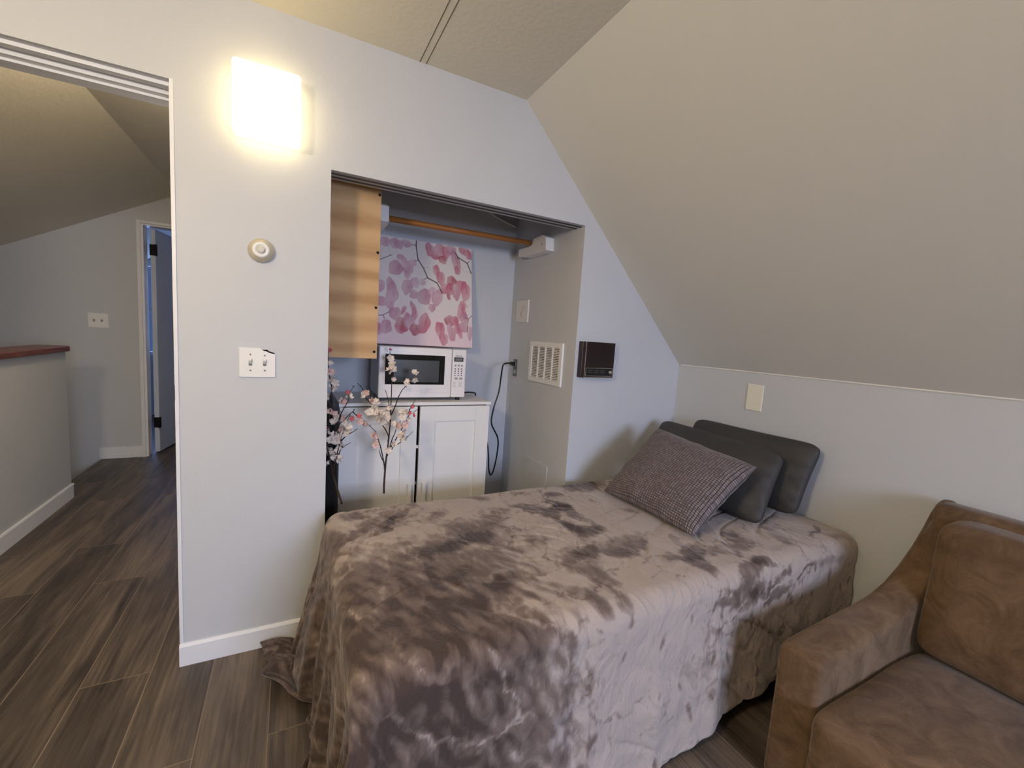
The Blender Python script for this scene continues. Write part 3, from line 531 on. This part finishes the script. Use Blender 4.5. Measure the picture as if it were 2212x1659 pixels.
# tall black bag left of the cabinet
bm = bmesh.new()
prof = [(0, .095, .085, .0), (.04, .1, .09, 0), (.5, .098, .09, 0), (.80, .094, .085, 0), (.88, .08, .06, .0), (.95, .05, .035, .01), (1.0, .025, .02, .02), (1.025, .008, .008, .03)]
rings = []
for z, a, b_, dx in prof:
    rings.append([bm.verts.new((.102+dx+a*math.copysign(abs(math.cos(q))**.5, math.cos(q)), .268+b_*math.copysign(abs(math.sin(q))**.5, math.sin(q)), z)) for q in (2*PI*k/28+.01 for k in range(28))])
for r0, r1 in zip(rings, rings[1:]):
    for k in range(28): bm.faces.new((r0[k], r0[(k+1) % 28], r1[(k+1) % 28], r1[k]))
bm.faces.new(rings[0][::-1]); bm.faces.new(rings[-1])
t = thing('black_bag', 'tall black upright bag standing left of the white cabinet', 'bag', (.102, .268, 0))
obj('bag_body', bm, BLACKF, t, True)

# blossom branches
STEM = mat('dark_brown_twig', (48,30,24), .7, bump=.4, bscale=250)
PW = mat('white_petal', (236,222,208), .7); PP = mat('cream_petal', (226,192,180), .7); PR = mat('pink_petal', (206,98,104), .7)
CEN = mat('petal_centre', (196,176,110), .7)
def flower_mesh(name, m, r, k, opn):
    bm = bmesh.new(); rnd = random.Random(k*13+5)
    for i in range(5):
        a = 2*PI*i/5+rnd.uniform(-.15, .15); w = r*rnd.uniform(.34, .46); Ln = r*rnd.uniform(.85, 1.1); lift = opn*r
        ca, sa = math.cos(a), math.sin(a); grid = []
        for (u, ww) in ((.08, .18), (.35, .75), (.62, 1), (.85, .72), (1, .22)):
            row = []
            for s in (-1, 0, 1):
                x = u*Ln; y = s*w*ww; z = lift*u*u+abs(s)*w*.35-.1*r*u
                row.append(bm.verts.new((x*ca-y*sa, x*sa+y*ca, z)))
            grid.append(row)
        for g0, g1 in zip(grid, grid[1:]):
            for s in (0, 1): bm.faces.new((g0[s], g0[s+1], g1[s+1], g1[s]))
    n = len(bm.faces)
    lathe(bm, [(0, -.12*r), (.14*r, 0), (.08*r, .12*r), (0, .16*r)], Matrix.Identity(4), 8)
    bm.faces.ensure_lookup_table()
    for f in bm.faces[n:]: f.material_index = 1
    me = bpy.data.meshes.new(name); bm.to_mesh(me); bm.free(); me.materials.append(m); me.materials.append(CEN)
    me.polygons.foreach_set('use_smooth', [True]*len(me.polygons)); return me
FM = {c: [flower_mesh('blossom', m, r*q*.92, k, op) for k, (q, op) in enumerate(((1, .3), (.85, .7), (1.1, .15), (.75, 1.0)))] for c, m, r in (('w', PW, .0205), ('c', PP, .0195), ('r', PR, .0145))}
def branch(BR, FL, label):
    base = BR[0][0]
    t = thing('blossom_branch', label, 'artificial branch', base, 'artificial blossom branches')
    bm = bmesh.new()
    for i, pl in enumerate(BR):
        pl = smooth_path(pl, 4); n = len(pl); r0, r1 = (.0048, .0016) if i == 0 else (.0032, .0010)
        tube(bm, pl, [r0+(r1-r0)*k/(n-1) for k in range(n)], 7)
        for k in range(3, n-1, 5):                     # little buds along the twig
            p = pl[k]; q = p+Vector((random.uniform(-.007, .007), -.004, .007)); tube(bm, [p, q], [.0019, .0011], 5)
    obj('stem', bm, STEM, t)
    rnd = random.Random(11)
    for c, x, y, z in FL:
        for q in range(2 if c != 'r' else 1):
            o = bpy.data.objects.new('blossom', rnd.choice(FM[c])); C.objects.link(o); o.parent = t
            j = Vector((rnd.uniform(-.009, .009), rnd.uniform(-.006, .008), rnd.uniform(-.009, .009))) if q else Vector((0, -.004, 0))
            o.location = Vector((x, y, z))+j-Vector(base)
            o.rotation_euler = (math.radians(rnd.uniform(45, 130)), rnd.uniform(-.7, .7), rnd.uniform(-.9, .9))
branch(BR1, FL1, 'right spray of artificial white blossoms in front of the cabinet doors')
branch(BR2, FL2, 'left spray of artificial white blossoms against the tall black bag')
# ---------------------------------------------------------------- bed
BX0, BX1, BN, BFY, BZ = .125, 2.145, -1.045, -.07, .585
t = thing('bed', 'low bed under the taupe velvet blanket, dark beneath', 'bed', (1.13, -.55, 0))
boxo('mattress', BX0+.03, BX1-.01, BN+.03, BFY-.02, .33, BZ-.012, mat('mattress_dark', (60,56,58), .9), t, bev=.05, seg=4, smooth=True)
boxo('bed_frame', BX0+.04, BX1-.01, BN+.05, BFY-.03, .16, .33, mat('bed_frame_black', (16,13,13), .9), t, bev=.01)
for x in (BX0+.1, BX1-.1):
    for y in (BN+.12, BFY-.1):
        bm = bmesh.new(); tube(bm, [(x, y, .16), (x, y, 0)], [.03, .022], 12); obj('leg', bm, BLACK, t)

def sst(a, b, v): v = np.clip((v-a)/(b-a), 0, 1); return v*v*(3-2*v)
def nz(P, sc, off=0):
    return np.array([noise.noise(Vector((p[0]*sc, p[1]*sc, off))) for p in P])
def blanket():
    r = .06; Lf = .68; Ln_max = .62; Lb = .22
    ns, nt_ = 380, 300
    S = np.linspace(BX0-Lf, BX1, ns)
    Tn = np.linspace(BN-Ln_max, BFY+Lb, nt_)
    SS, TT = np.meshgrid(S, Tn); s = SS.ravel(); tt = TT.ravel()
    xi, yn, yf = BX0+r, BN+r, BFY-r
    # the near hem is level with the floor by the foot and climbs towards the pillows
    hem = np.interp(s, [0, .75, 1.0, 1.15, 1.32, 1.47, 1.8, 2.2], [.02, .02, .055, .078, .115, .145, .19, .22])
    Ln = (r*PI/2 + (BZ-r) - hem)+r
    k = np.where(tt < yn, (yn-tt)/(yn-(BN-Ln_max))*Ln, 0)     # arc length down the near side
    kb = np.where(tt > yf, tt-yf, 0)
    ks = np.where(s < xi, xi-s, 0)
    cx = np.maximum(s, xi); cy = np.clip(tt, yn, yf)
    vx = -ks; vy = np.where(k > 0, -k, kb)
    ks = ks*np.interp(cy, [-.9, -.42, -.22, 0], [.86, .84, 1.0, 1.04]); vx = -ks
    d = np.hypot(vx, vy)+1e-9; nx = vx/d; ny = vy/d
    ang = np.arctan2(ks, k+1e-9)                  # 0 near side .. pi/2 foot side
    corner = np.sin(2*ang)*(k > 0)*(ks > 0)
    # soft shoulder, then a hanging skirt
    a = np.clip(d/r, 0, PI/2); over = np.maximum(d-r*PI/2, 0)
    hor = r*np.sin(a); drop = r*(1-np.cos(a))
    foot = np.where(k > 0, np.sin(ang)**2, (ks > 0)*1.0)
    wall = sst(-.50, -.12, cy)*foot               # towards the front wall the foot skirt flares
    fl = .03+.055*foot+.16*wall+.16*corner
    q = np.where(k > 0, (cx-xi)-ang*.35, -(PI/2)*.35-(cy-yn))
    w = nz(np.c_[q*3, over*0], 1.0, 2.0)
    fold = np.sin(q*34+3*w)*.6+np.sin(q*57+5*w+1)*.3
    amp = sst(0, .35, over)*(.007+.020*foot+.02*wall+.014*corner)
    f2 = nz(np.c_[q*9, over*1.6], 1.0, 7.0)
    hor = hor+over*fl+fold*amp+f2*.012*sst(0, .3, over)
    drop = drop+over*np.sqrt(1-fl*fl)
    z = BZ-drop
    low = .014+.006*(1+np.sin(q*17))*foot
    ex = np.maximum(low-z, 0); z = np.maximum(z, low)         # cloth that reaches the floor runs out along it
    hor = hor+ex*(.5+.16*np.sin(q*19+1))
    z = z+sst(0, .03, ex)*(.030*np.sin(np.clip(ex/.20, 0, 1)*PI)*(1+.5*np.sin(q*19)))
    x = cx+nx*hor; y = cy+ny*hor
    # top: mild dips, creases
    P = np.c_[s, tt]
    top = sst(.25, .0, d)
    b1 = nz(P, 2.2, 1.0); b2 = nz(P, 6.0, 3.0)
    W = nz(P, 3.0, 9.0)
    cr = np.sin((s*.75+tt*.66)*62+W*7); cr = np.maximum(cr, 0)**6*-1
    msk = np.clip(nz(P, 2.4, 5.0)*2.2+.1, 0, 1)
    cr2 = np.sin((s*.35-tt*.9)*48+W*9); cr2 = np.maximum(cr2, 0)**8*-1
    msk2 = np.clip(nz(P, 2.0, 15.0)*2.4, 0, 1)
    dz = b1*.010+b2*.005+cr*.006*msk+cr2*.005*msk2
    z = z+dz*top; 
    side = (1-top)*sst(0, .1, d)
    bump = b2*.012+cr*.007*msk+nz(P, 14, 4)*.004
    x = x+nx*bump*side; y = y+ny*bump*side
    # puddled bundle of cloth at the foot of the front wall
    y = np.minimum(y, -.020)
    x = np.minimum(x, XR-.012)
    z = np.maximum(z, .010)
    # nap: patches where the pile was brushed the other way
    wx = s+nz(P, 7, 21)*.05+nz(P, 22, 22)*.028+nz(P, 60, 23)*.014; wy = tt+nz(P, 7, 31)*.05+nz(P, 22, 32)*.028+nz(P, 60, 33)*.014
    nap = np.zeros_like(s)
    for (ax, ay, e1x, e1y, e2x, e2y) in NAP:
        det = e1x*e2y-e1y*e2x; dx = wx-ax; dy = wy-ay
        u = (dx*e2y-dy*e2x)/det; v = (-dx*e1y+dy*e1x)/det
        nap = np.maximum(nap, np.clip(1.45-np.sqrt(u*u+v*v), 0, .75)/.75*.72)
    big = nz(P, 2.6, 40); mid = nz(np.c_[s*1.0+tt*.6, tt*1.0-.3*s]*1.0, 8, 50); fine = nz(np.c_[s*2.2+tt, tt*.9], 16, 60)
    nap = nap*(.75+.5*mid)
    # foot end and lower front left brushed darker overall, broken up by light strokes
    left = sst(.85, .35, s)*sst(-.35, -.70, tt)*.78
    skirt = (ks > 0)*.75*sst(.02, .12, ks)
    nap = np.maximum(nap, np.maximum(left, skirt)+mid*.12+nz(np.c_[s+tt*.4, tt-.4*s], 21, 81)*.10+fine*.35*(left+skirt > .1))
    nap = nap+np.clip(mid*1.6-.35, 0, .7)*(.9*np.exp(-((s-1.2)/.9)**2))*top
    nearf = (k > .1)*1.0
    spots = np.clip(nz(np.c_[s*2.0, tt*.8], 13, 70)*2.0-.75, 0, .5)*nearf
    nap = np.maximum(nap-.25*nearf*sst(.6, .9, s)*0, spots)
    nap = nap+big*.25+fine*.10
    # thin creases in the pile: pale on the dark patches, dark on the pale ones
    v1 = np.clip(1-np.abs(nz(np.c_[wx*1.2+tt*.5, wy*.8], 5, 91))*16, 0, 1); v2 = np.clip(1-np.abs(nz(np.c_[wx*.8-tt*.4, wy], 6.5, 95))*18, 0, 1)
    v3 = np.clip(1-np.abs(nz(np.c_[s*1.9, tt*.55], 7, 99))*14, 0, 1)*nearf
    g = np.clip(nz(P, 3, 110)*2+.6, 0, 1)
    nap = np.clip(nap-.42*v1*g*sst(.35, .6, nap)+(.38*v2+.30*v3)*(1-g*.7)*sst(.5, .2, nap), 0, 1)
    verts = np.c_[x, y, z]
    j, i = np.meshgrid(np.arange(nt_-1), np.arange(ns-1), indexing='ij'); b = (j*ns+i).ravel()
    faces = np.c_[b, b+1, b+ns+1, b+ns]
    me = bpy.data.meshes.new('velvet_blanket'); me.from_pydata(verts.tolist(), [], faces.tolist())
    at = me.attributes.new('nap', 'FLOAT', 'POINT'); at.data.foreach_set('value', nap.astype(np.float32))
    me.polygons.foreach_set('use_smooth', [True]*len(me.polygons))
    m, nt, bs = new_mat('crushed_velvet'); N = nt.nodes; L = nt.links
    A = N.new('ShaderNodeAttribute'); A.attribute_name = 'nap'
    tc = N.new('ShaderNodeTexCoord'); n1 = N.new('ShaderNodeTexNoise'); n1.inputs['Scale'].default_value = 26; n1.inputs['Detail'].default_value = 6; n1.inputs['Distortion'].default_value = 1.2
    mp = N.new('ShaderNodeMapping'); mp.inputs['Scale'].default_value = (1, .55, .6); mp.inputs['Rotation'].default_value = (0, 0, .6)
    L.new(tc.outputs['Object'], mp.inputs['Vector']); L.new(mp.outputs[0], n1.inputs['Vector'])
    ma = N.new('ShaderNodeMath'); ma.operation = 'MULTIPLY_ADD'; ma.inputs[1].default_value = .75; L.new(n1.outputs['Fac'], ma.inputs[0])
    sb = N.new('ShaderNodeMath'); sb.operation = 'SUBTRACT'; sb.inputs[1].default_value = .375; L.new(A.outputs['Fac'], sb.inputs[0]); L.new(sb.outputs[0], ma.inputs[2])
    r_ = N.new('ShaderNodeValToRGB'); e = r_.color_ramp.elements
    e[0].position = .1; e[0].color = (*s2l((176,162,153)), 1); e[1].position = .85; e[1].color = (*s2l((72,59,54)), 1)
    kk = e.new(.45); kk.color = (*s2l((120,104,96)), 1)
    L.new(ma.outputs[0], r_.inputs['Fac']); L.new(r_.outputs['Color'], bs.inputs['Base Color'])
    bs.inputs['Roughness'].default_value = .85; bs.inputs['Specular IOR Level'].default_value = .2
    bs.inputs['Sheen Weight'].default_value = .35; bs.inputs['Sheen Roughness'].default_value = .4; bs.inputs['Sheen Tint'].default_value = (.95, .9, .9, 1)
    n2 = N.new('ShaderNodeTexNoise'); n2.inputs['Scale'].default_value = 160; n2.inputs['Detail'].default_value = 3; L.new(tc.outputs['Object'], n2.inputs['Vector'])
    bp = N.new('ShaderNodeBump'); bp.inputs['Strength'].default_value = .35; bp.inputs['Distance'].default_value = .003; L.new(n2.outputs['Fac'], bp.inputs['Height'])
    n3 = N.new('ShaderNodeTexNoise'); n3.inputs['Scale'].default_value = 11; n3.inputs['Detail'].default_value = 5; n3.inputs['Distortion'].default_value = 1.5; L.new(mp.outputs[0], n3.inputs['Vector'])
    b2_ = N.new('ShaderNodeBump'); b2_.inputs['Strength'].default_value = .55; b2_.inputs['Distance'].default_value = .03; L.new(n3.outputs['Fac'], b2_.inputs['Height']); L.new(bp.outputs['Normal'], b2_.inputs['Normal'])
    L.new(b2_.outputs['Normal'], bs.inputs['Normal'])
    o = link('velvet_blanket', me, m)
    tag(o, 'taupe crushed velvet blanket draped over the bed to the floor', 'blanket')
    sm = o.modifiers.new('thickness', 'SOLIDIFY'); sm.thickness = .009; sm.offset = 0
blanket()

# ---------------------------------------------------------------- pillows
def pillow(name, BL, BR_, TR, TL, thick, m, label, n=64, pinch=.05, wr=.006, seed=0, rnd=.045):
    BL, BR_, TR, TL = map(Vector, (BL, BR_, TR, TL))
    nrm = ((BR_-BL).cross(TL-BL)+(TR-TL).cross(TR-BR_)).normalized()
    verts = []; uv = []; idx = {}
    def pos(i, j, sgn):
        u = i/n; v = j/n
        # seams bow inwards between the corners
        a, c = 2*u-1, 2*v-1
        rd = 1-rnd*(abs(a)**8)*(abs(c)**8)*2          # rounded corners
        uu = .5+.5*a*rd*(1-pinch*(1-c*c)*abs(a)**1.5); vv = .5+.5*c*rd*(1-pinch*(1-a*a)*abs(c)**1.5)
        p = BL.lerp(BR_, uu).lerp(TL.lerp(TR, uu), vv)
        f = max(0, (1-abs(2*u-1)**2.8))*max(0, (1-abs(2*v-1)**2.8))
        h = thick*.5*f**.5
        edge = 1-f
        h += wr*noise.noise(Vector((u*7, v*7, seed+sgn)))*(.5+edge)*(f > 0)*min(1, f*5)
        h += wr*.8*math.sin((u+v)*40+seed)*min(1, f*4)*max(0, .35-f)*1.4
        p = p+nrm*h*sgn
        return p
    for sgn in (1, -1):
        for j in range(n+1):
            for i in range(n+1):
                bd = i in (0, n) or j in (0, n)
                if sgn == -1 and bd: idx[(sgn, i, j)] = idx[(1, i, j)]; continue
                idx[(sgn, i, j)] = len(verts); verts.append(pos(i, j, sgn)); uv.append((i/n, j/n))
    faces = []
    for sgn in (1, -1):
        for j in range(n):
            for i in range(n):
                f = (idx[(sgn, i, j)], idx[(sgn, i+1, j)], idx[(sgn, i+1, j+1)], idx[(sgn, i, j+1)])
                faces.append(f if sgn == 1 else f[::-1])
    me = bpy.data.meshes.new(name); me.from_pydata([tuple(v) for v in verts], [], faces)
    ul = me.uv_layers.new(name='UVMap')
    for lp in me.loops: ul.data[lp.index].uv = uv[lp.vertex_index]
    me.polygons.foreach_set('use_smooth', [True]*len(me.polygons))
    o = link(name, me, m); tag(o, label, 'pillow'); return o
def knit_mat():
    m, nt, b = new_mat('waffle_knit'); N = nt.nodes; L = nt.links
    uvn = N.new('ShaderNodeUVMap'); uvn.uv_map = 'UVMap'
    br = N.new('ShaderNodeTexBrick'); br.offset = 0; br.inputs['Scale'].default_value = 1
    br.inputs['Brick Width'].default_value = 1/44; br.inputs['Row Height'].default_value = 1/44
    br.inputs['Mortar Size'].default_value = .0034; br.inputs['Mortar Smooth'].default_value = .6; br.inputs['Bias'].default_value = 0
    br.inputs['Color1'].default_value = (*s2l((112,98,98)), 1); br.inputs['Color2'].default_value = (*s2l((142,128,128)), 1); br.inputs['Mortar'].default_value = (*s2l((48,38,42)), 1)
    L.new(uvn.outputs[0], br.inputs['Vector']); L.new(br.outputs['Color'], b.inputs['Base Color'])
    b.inputs['Roughness'].default_value = .8; b.inputs['Sheen Weight'].default_value = .2
    iv = N.new('ShaderNodeMath'); iv.operation = 'SUBTRACT'; iv.inputs[0].default_value = 1; L.new(br.outputs['Fac'], iv.inputs[1])
    bp = N.new('ShaderNodeBump'); bp.inputs['Strength'].default_value = .8; bp.inputs['Distance'].default_value = .004
    L.new(iv.outputs[0], bp.inputs['Height']); L.new(bp.outputs['Normal'], b.inputs['Normal'])
    return m
GREY = mat('charcoal_satin_cotton', (60,57,55), .62, bump=.2, bscale=60)
pillow('charcoal_pillow', (1.98, -.20, .615), (2.005, -.865, .612), (2.085, -.90, .950), (2.09, -.215, .945), .12, GREY, 'charcoal pillow leaning on the wall behind the others', seed=3, pinch=.03)
pillow('charcoal_pillow', (1.73, -.16, .625), (1.765, -.86, .600), (1.965, -.815, .895), (1.965, -.085, .912), .14, GREY, 'charcoal pillow in the middle, between knit cushion and rear pillow', seed=8, pinch=.03)
pillow('knit_cushion', (1.372, -.300, .608), (1.395, -.825, .605), (1.735, -.835, .862), (1.745, -.262, .905), .15, knit_mat(), 'mauve waffle knit square cushion in front of the charcoal pillows', seed=5, wr=.009, pinch=.06, rnd=.01)

# ---------------------------------------------------------------- sofa
def suede():
    m, nt, b = new_mat('brown_suede'); N = nt.nodes; L = nt.links
    tc = N.new('ShaderNodeTexCoord'); n1 = N.new('ShaderNodeTexNoise'); n1.inputs['Scale'].default_value = 9; n1.inputs['Detail'].default_value = 9; n1.inputs['Roughness'].default_value = .72; n1.inputs['Distortion'].default_value = .8
    r = N.new('ShaderNodeValToRGB'); e = r.color_ramp.elements
    e[0].position = .32; e[0].color = (*s2l((86,66,48)), 1); e[1].position = .72; e[1].color = (*s2l((134,109,84)), 1)
    L.new(tc.outputs['Object'], n1.inputs['Vector']); L.new(n1.outputs['Fac'], r.inputs['Fac']); L.new(r.outputs['Color'], b.inputs['Base Color'])
    b.inputs['Roughness'].default_value = .9; b.inputs['Specular IOR Level'].default_value = .15; b.inputs['Sheen Weight'].default_value = .25; b.inputs['Sheen Roughness'].default_value = .4
    n2 = N.new('ShaderNodeTexNoise'); n2.inputs['Scale'].default_value = 220; L.new(tc.outputs['Object'], n2.inputs['Vector'])
    bp = N.new('ShaderNodeBump'); bp.inputs['Strength'].default_value = .25; bp.inputs['Distance'].default_value = .002; L.new(n2.outputs['Fac'], bp.inputs['Height']); L.new(bp.outputs['Normal'], b.inputs['Normal'])
    return m
SU = suede()
t = thing('sofa', 'brown suede sofa with sloping arm against the right wall beside the bed', 'sofa', (1.7, -1.9, 0))
SY0, SY1 = -1.215, -2.62
def arm(y0, y1):
    prof = [(1.325, .03), (1.325, .462), (1.36, .473), (1.58, .486), (1.74, .492), (1.85, .503), (1.93, .535), (1.99, .59), (2.035, .665), (2.055, .74), (2.065, .80), (2.085, .838), (2.125, .845), (2.13, .80), (2.13, .03)]
    bm = bmesh.new(); nseg = 5; rows = []
    for k in range(nseg+1):
        f = k/nseg; row = []
        for x, z in prof:
            lean = .065*max(0, (z-.5)/.34)*(1 if y0 > y1 else -1)
            y = y0+(y1-y0)*f-lean*(1-f)
            cr = .010*math.sin(PI*f) if z > .4 else 0
            row.append(bm.verts.new((x, y, z+cr)))
        rows.append(row)
    n = len(prof)
    for a, b in zip(rows, rows[1:]):
        for i in range(n): bm.faces.new((a[i], a[(i+1) % n], b[(i+1) % n], b[i]))
    bm.faces.new(rows[0]); bm.faces.new(rows[-1][::-1])
    bmesh.ops.recalc_face_normals(bm, faces=bm.faces)
    es = [e for e in bm.edges if len(e.link_faces) == 2 and e.calc_face_angle() > .6]
    bmesh.ops.bevel(bm, geom=es, offset=.016, segments=4, profile=.5, affect='EDGES')
    return obj('arm', bm, SU, t, True)
arm(SY0, SY0-.118); arm(SY1, SY1+.118)
def cushion(name, x0, x1, y0, y1, z0, z1, tiltx=0, crown=.02, bev=.035, parent=None):
    """rounded, slightly crowned cushion block; tiltx shifts the top along x"""
    bm = bmesh.new(); box(bm, x0, x1, y0, y1, z0, z1)
    bmesh.ops.subdivide_edges(bm, edges=bm.edges[:], cuts=9, use_grid_fill=True)
    cx, cy, cz = (x0+x1)/2, (y0+y1)/2, (z0+z1)/2; hx, hy, hz = (x1-x0)/2, abs(y1-y0)/2, (z1-z0)/2
    for v in bm.verts:
        u, w, q = (v.co.x-cx)/hx, (v.co.y-cy)/hy, (v.co.z-cz)/hz
        # round the box: clamp to an inner core and push out by the bevel radius
        ix = max(-hx+bev, min(hx-bev, v.co.x-cx)); iy = max(-hy+bev, min(hy-bev, v.co.y-cy)); iz = max(-hz+bev, min(hz-bev, v.co.z-cz))
        dv = Vector((v.co.x-cx-ix, v.co.y-cy-iy, v.co.z-cz-iz))
        if dv.length > 1e-6: dv = dv.normalized()*bev
        p = Vector((cx+ix, cy+iy, cz+iz))+dv
        cr = crown*(1-min(1, u*u))*(1-min(1, w*w))
        if hz < hx: p.z += cr*(1 if q > 0 else -.3)
        else: p.x -= crown*(1-min(1, q*q))*(1-min(1, w*w))*(1 if u < 0 else -.2)
        p.x += tiltx*(q*.5+.5)
        p += Vector((noise.noise(p*6), noise.noise(p*6+Vector((9, 0, 0))), noise.noise(p*6+Vector((0, 9, 0)))))*.005
        v.co = p
    o = obj(name, bm, SU, parent, True)
    ss = o.modifiers.new('smooth', 'SUBSURF'); ss.levels = 1; ss.render_levels = 2
    return o
cushion('seat_cushion', 1.262, 1.955, -1.337, -1.912, .215, .362, 0, .022, .032, t)
cushion('seat_cushion', 1.262, 1.955, -1.918, -2.495, .215, .362, 0, .022, .032, t)
cushion('back_cushion', 1.865, 2.02, -1.338, -1.912, .372, .822, .06, .03, .04, t)
cushion('back_cushion', 1.865, 2.02, -1.918, -2.495, .372, .822, .06, .03, .04, t)
boxo('backrest', 2.03, 2.135, -1.285, -2.55, .05, .848, SU, t, bev=.028, seg=4, smooth=True)
boxo('base', 1.31, 2.06, -1.332, -2.503, .05, .215, SU, t, bev=.012, seg=3, smooth=True)
for x in (1.38, 2.08):
    for y in (-1.27, -2.56):
        bm = bmesh.new(); tube(bm, [(x, y, .055), (x, y, 0)], [.026, .018], 12); obj('leg', bm, BLACK, t)

# ---------------------------------------------------------------- light
def area(name, loc, rot, sx, sy, e, col, spread=None):
    l = bpy.data.lights.new(name, 'AREA'); l.shape = 'RECTANGLE'; l.size = sx; l.size_y = sy; l.energy = e; l.color = col
    if spread: l.spread = spread
    o = bpy.data.objects.new(name, l); C.objects.link(o); o.location = loc; o.rotation_euler = rot; return o
area('daylight_window', ((WX0+WX1)/2, YW-.42, (WZ0+WZ1)/2+.25), (PI/2-.42, 0, 0), WX1-WX0+.2, WZ1-WZ0, DAY, (.61, .71, 1.0), math.radians(115))
area('daylight_bedroom', ((VX0+VX1)/2, 5.46, (VZ0+VZ1)/2), (-PI/2, 0, 0), VX1-VX0, VZ1-VZ0, DAY2, (.28, .46, 1.0))
# added fill lamps out of view: one left of the viewer, one in the hall
def lamp(x, y, z, e, col, label):
    t = thing('hall_fill_lamp', label, 'fill lamp', (x, y, z))
    bm = bmesh.new(); lathe(bm, [(.14, 0), (.14, -.03), (.11, -.065), (.05, -.085), (0, -.09)], Matrix.Translation((x, y, z)), 32)
    obj('lamp_shade', bm, emis('hall_fill_glow', col, e), t, True)
LX, LY, LZ = -.95, -1.6, 1.95
t = thing('fill_lamp', 'added unseen warm fill globe hung from the ceiling left of the viewer', 'pendant lamp', (LX, LY, ZC))  # made-up warm fill that brightens the sloped wall and ceiling
bm = bmesh.new(); lathe(bm, [(0, .13), (.06, .115), (.11, .07), (.13, 0), (.11, -.07), (.06, -.115), (0, -.13)], Matrix.Translation((LX, LY, LZ)), 24)
obj('globe', bm, emis('fill_globe_glow', (1.0, .82, .56), FILL), t, True)
bm = bmesh.new(); tube(bm, [(LX, LY, ZC), (LX, LY, LZ+.12)], .004, 6); obj('cord', bm, BLACK, t)
lamp(-.5, .55, ZC-.002, HALLFILL, (1.0, .80, .52), 'added unseen round fill lamp on the hall ceiling behind the door head')  # added to brighten and warm the hall slope
w = bpy.data.worlds.new('sky'); bpy.context.scene.world = w; w.use_nodes = True
bg = w.node_tree.nodes['Background']; bg.inputs[0].default_value = (.22, .40, 1.0, 1); bg.inputs[1].default_value = SKY

# ---------------------------------------------------------------- camera
F, YAW, PIT, ROL, CY, CZ = CAMP
cy_, sy_ = math.cos(YAW), math.sin(YAW)
fwd = Vector((sy_*math.cos(PIT), cy_*math.cos(PIT), math.sin(PIT))); right = Vector((cy_, -sy_, 0)); up = right.cross(fwd)
r2 = right*math.cos(ROL)+up*math.sin(ROL); u2 = up*math.cos(ROL)-right*math.sin(ROL)
cam = bpy.data.cameras.new('camera'); cam.sensor_width = 36; cam.lens = F/2212*36; cam.clip_start = .02
co = bpy.data.objects.new('camera', cam); C.objects.link(co)
co.matrix_world = Matrix(((r2.x, u2.x, -fwd.x, 0), (r2.y, u2.y, -fwd.y, CY), (r2.z, u2.z, -fwd.z, CZ), (0, 0, 0, 1)))
sc = bpy.context.scene; sc.camera = co
sc.view_settings.view_transform = 'Standard'; sc.view_settings.look = 'None'; sc.view_settings.gamma = 1
sc.view_settings.use_curve_mapping = False; sc.view_settings.exposure = EXPO
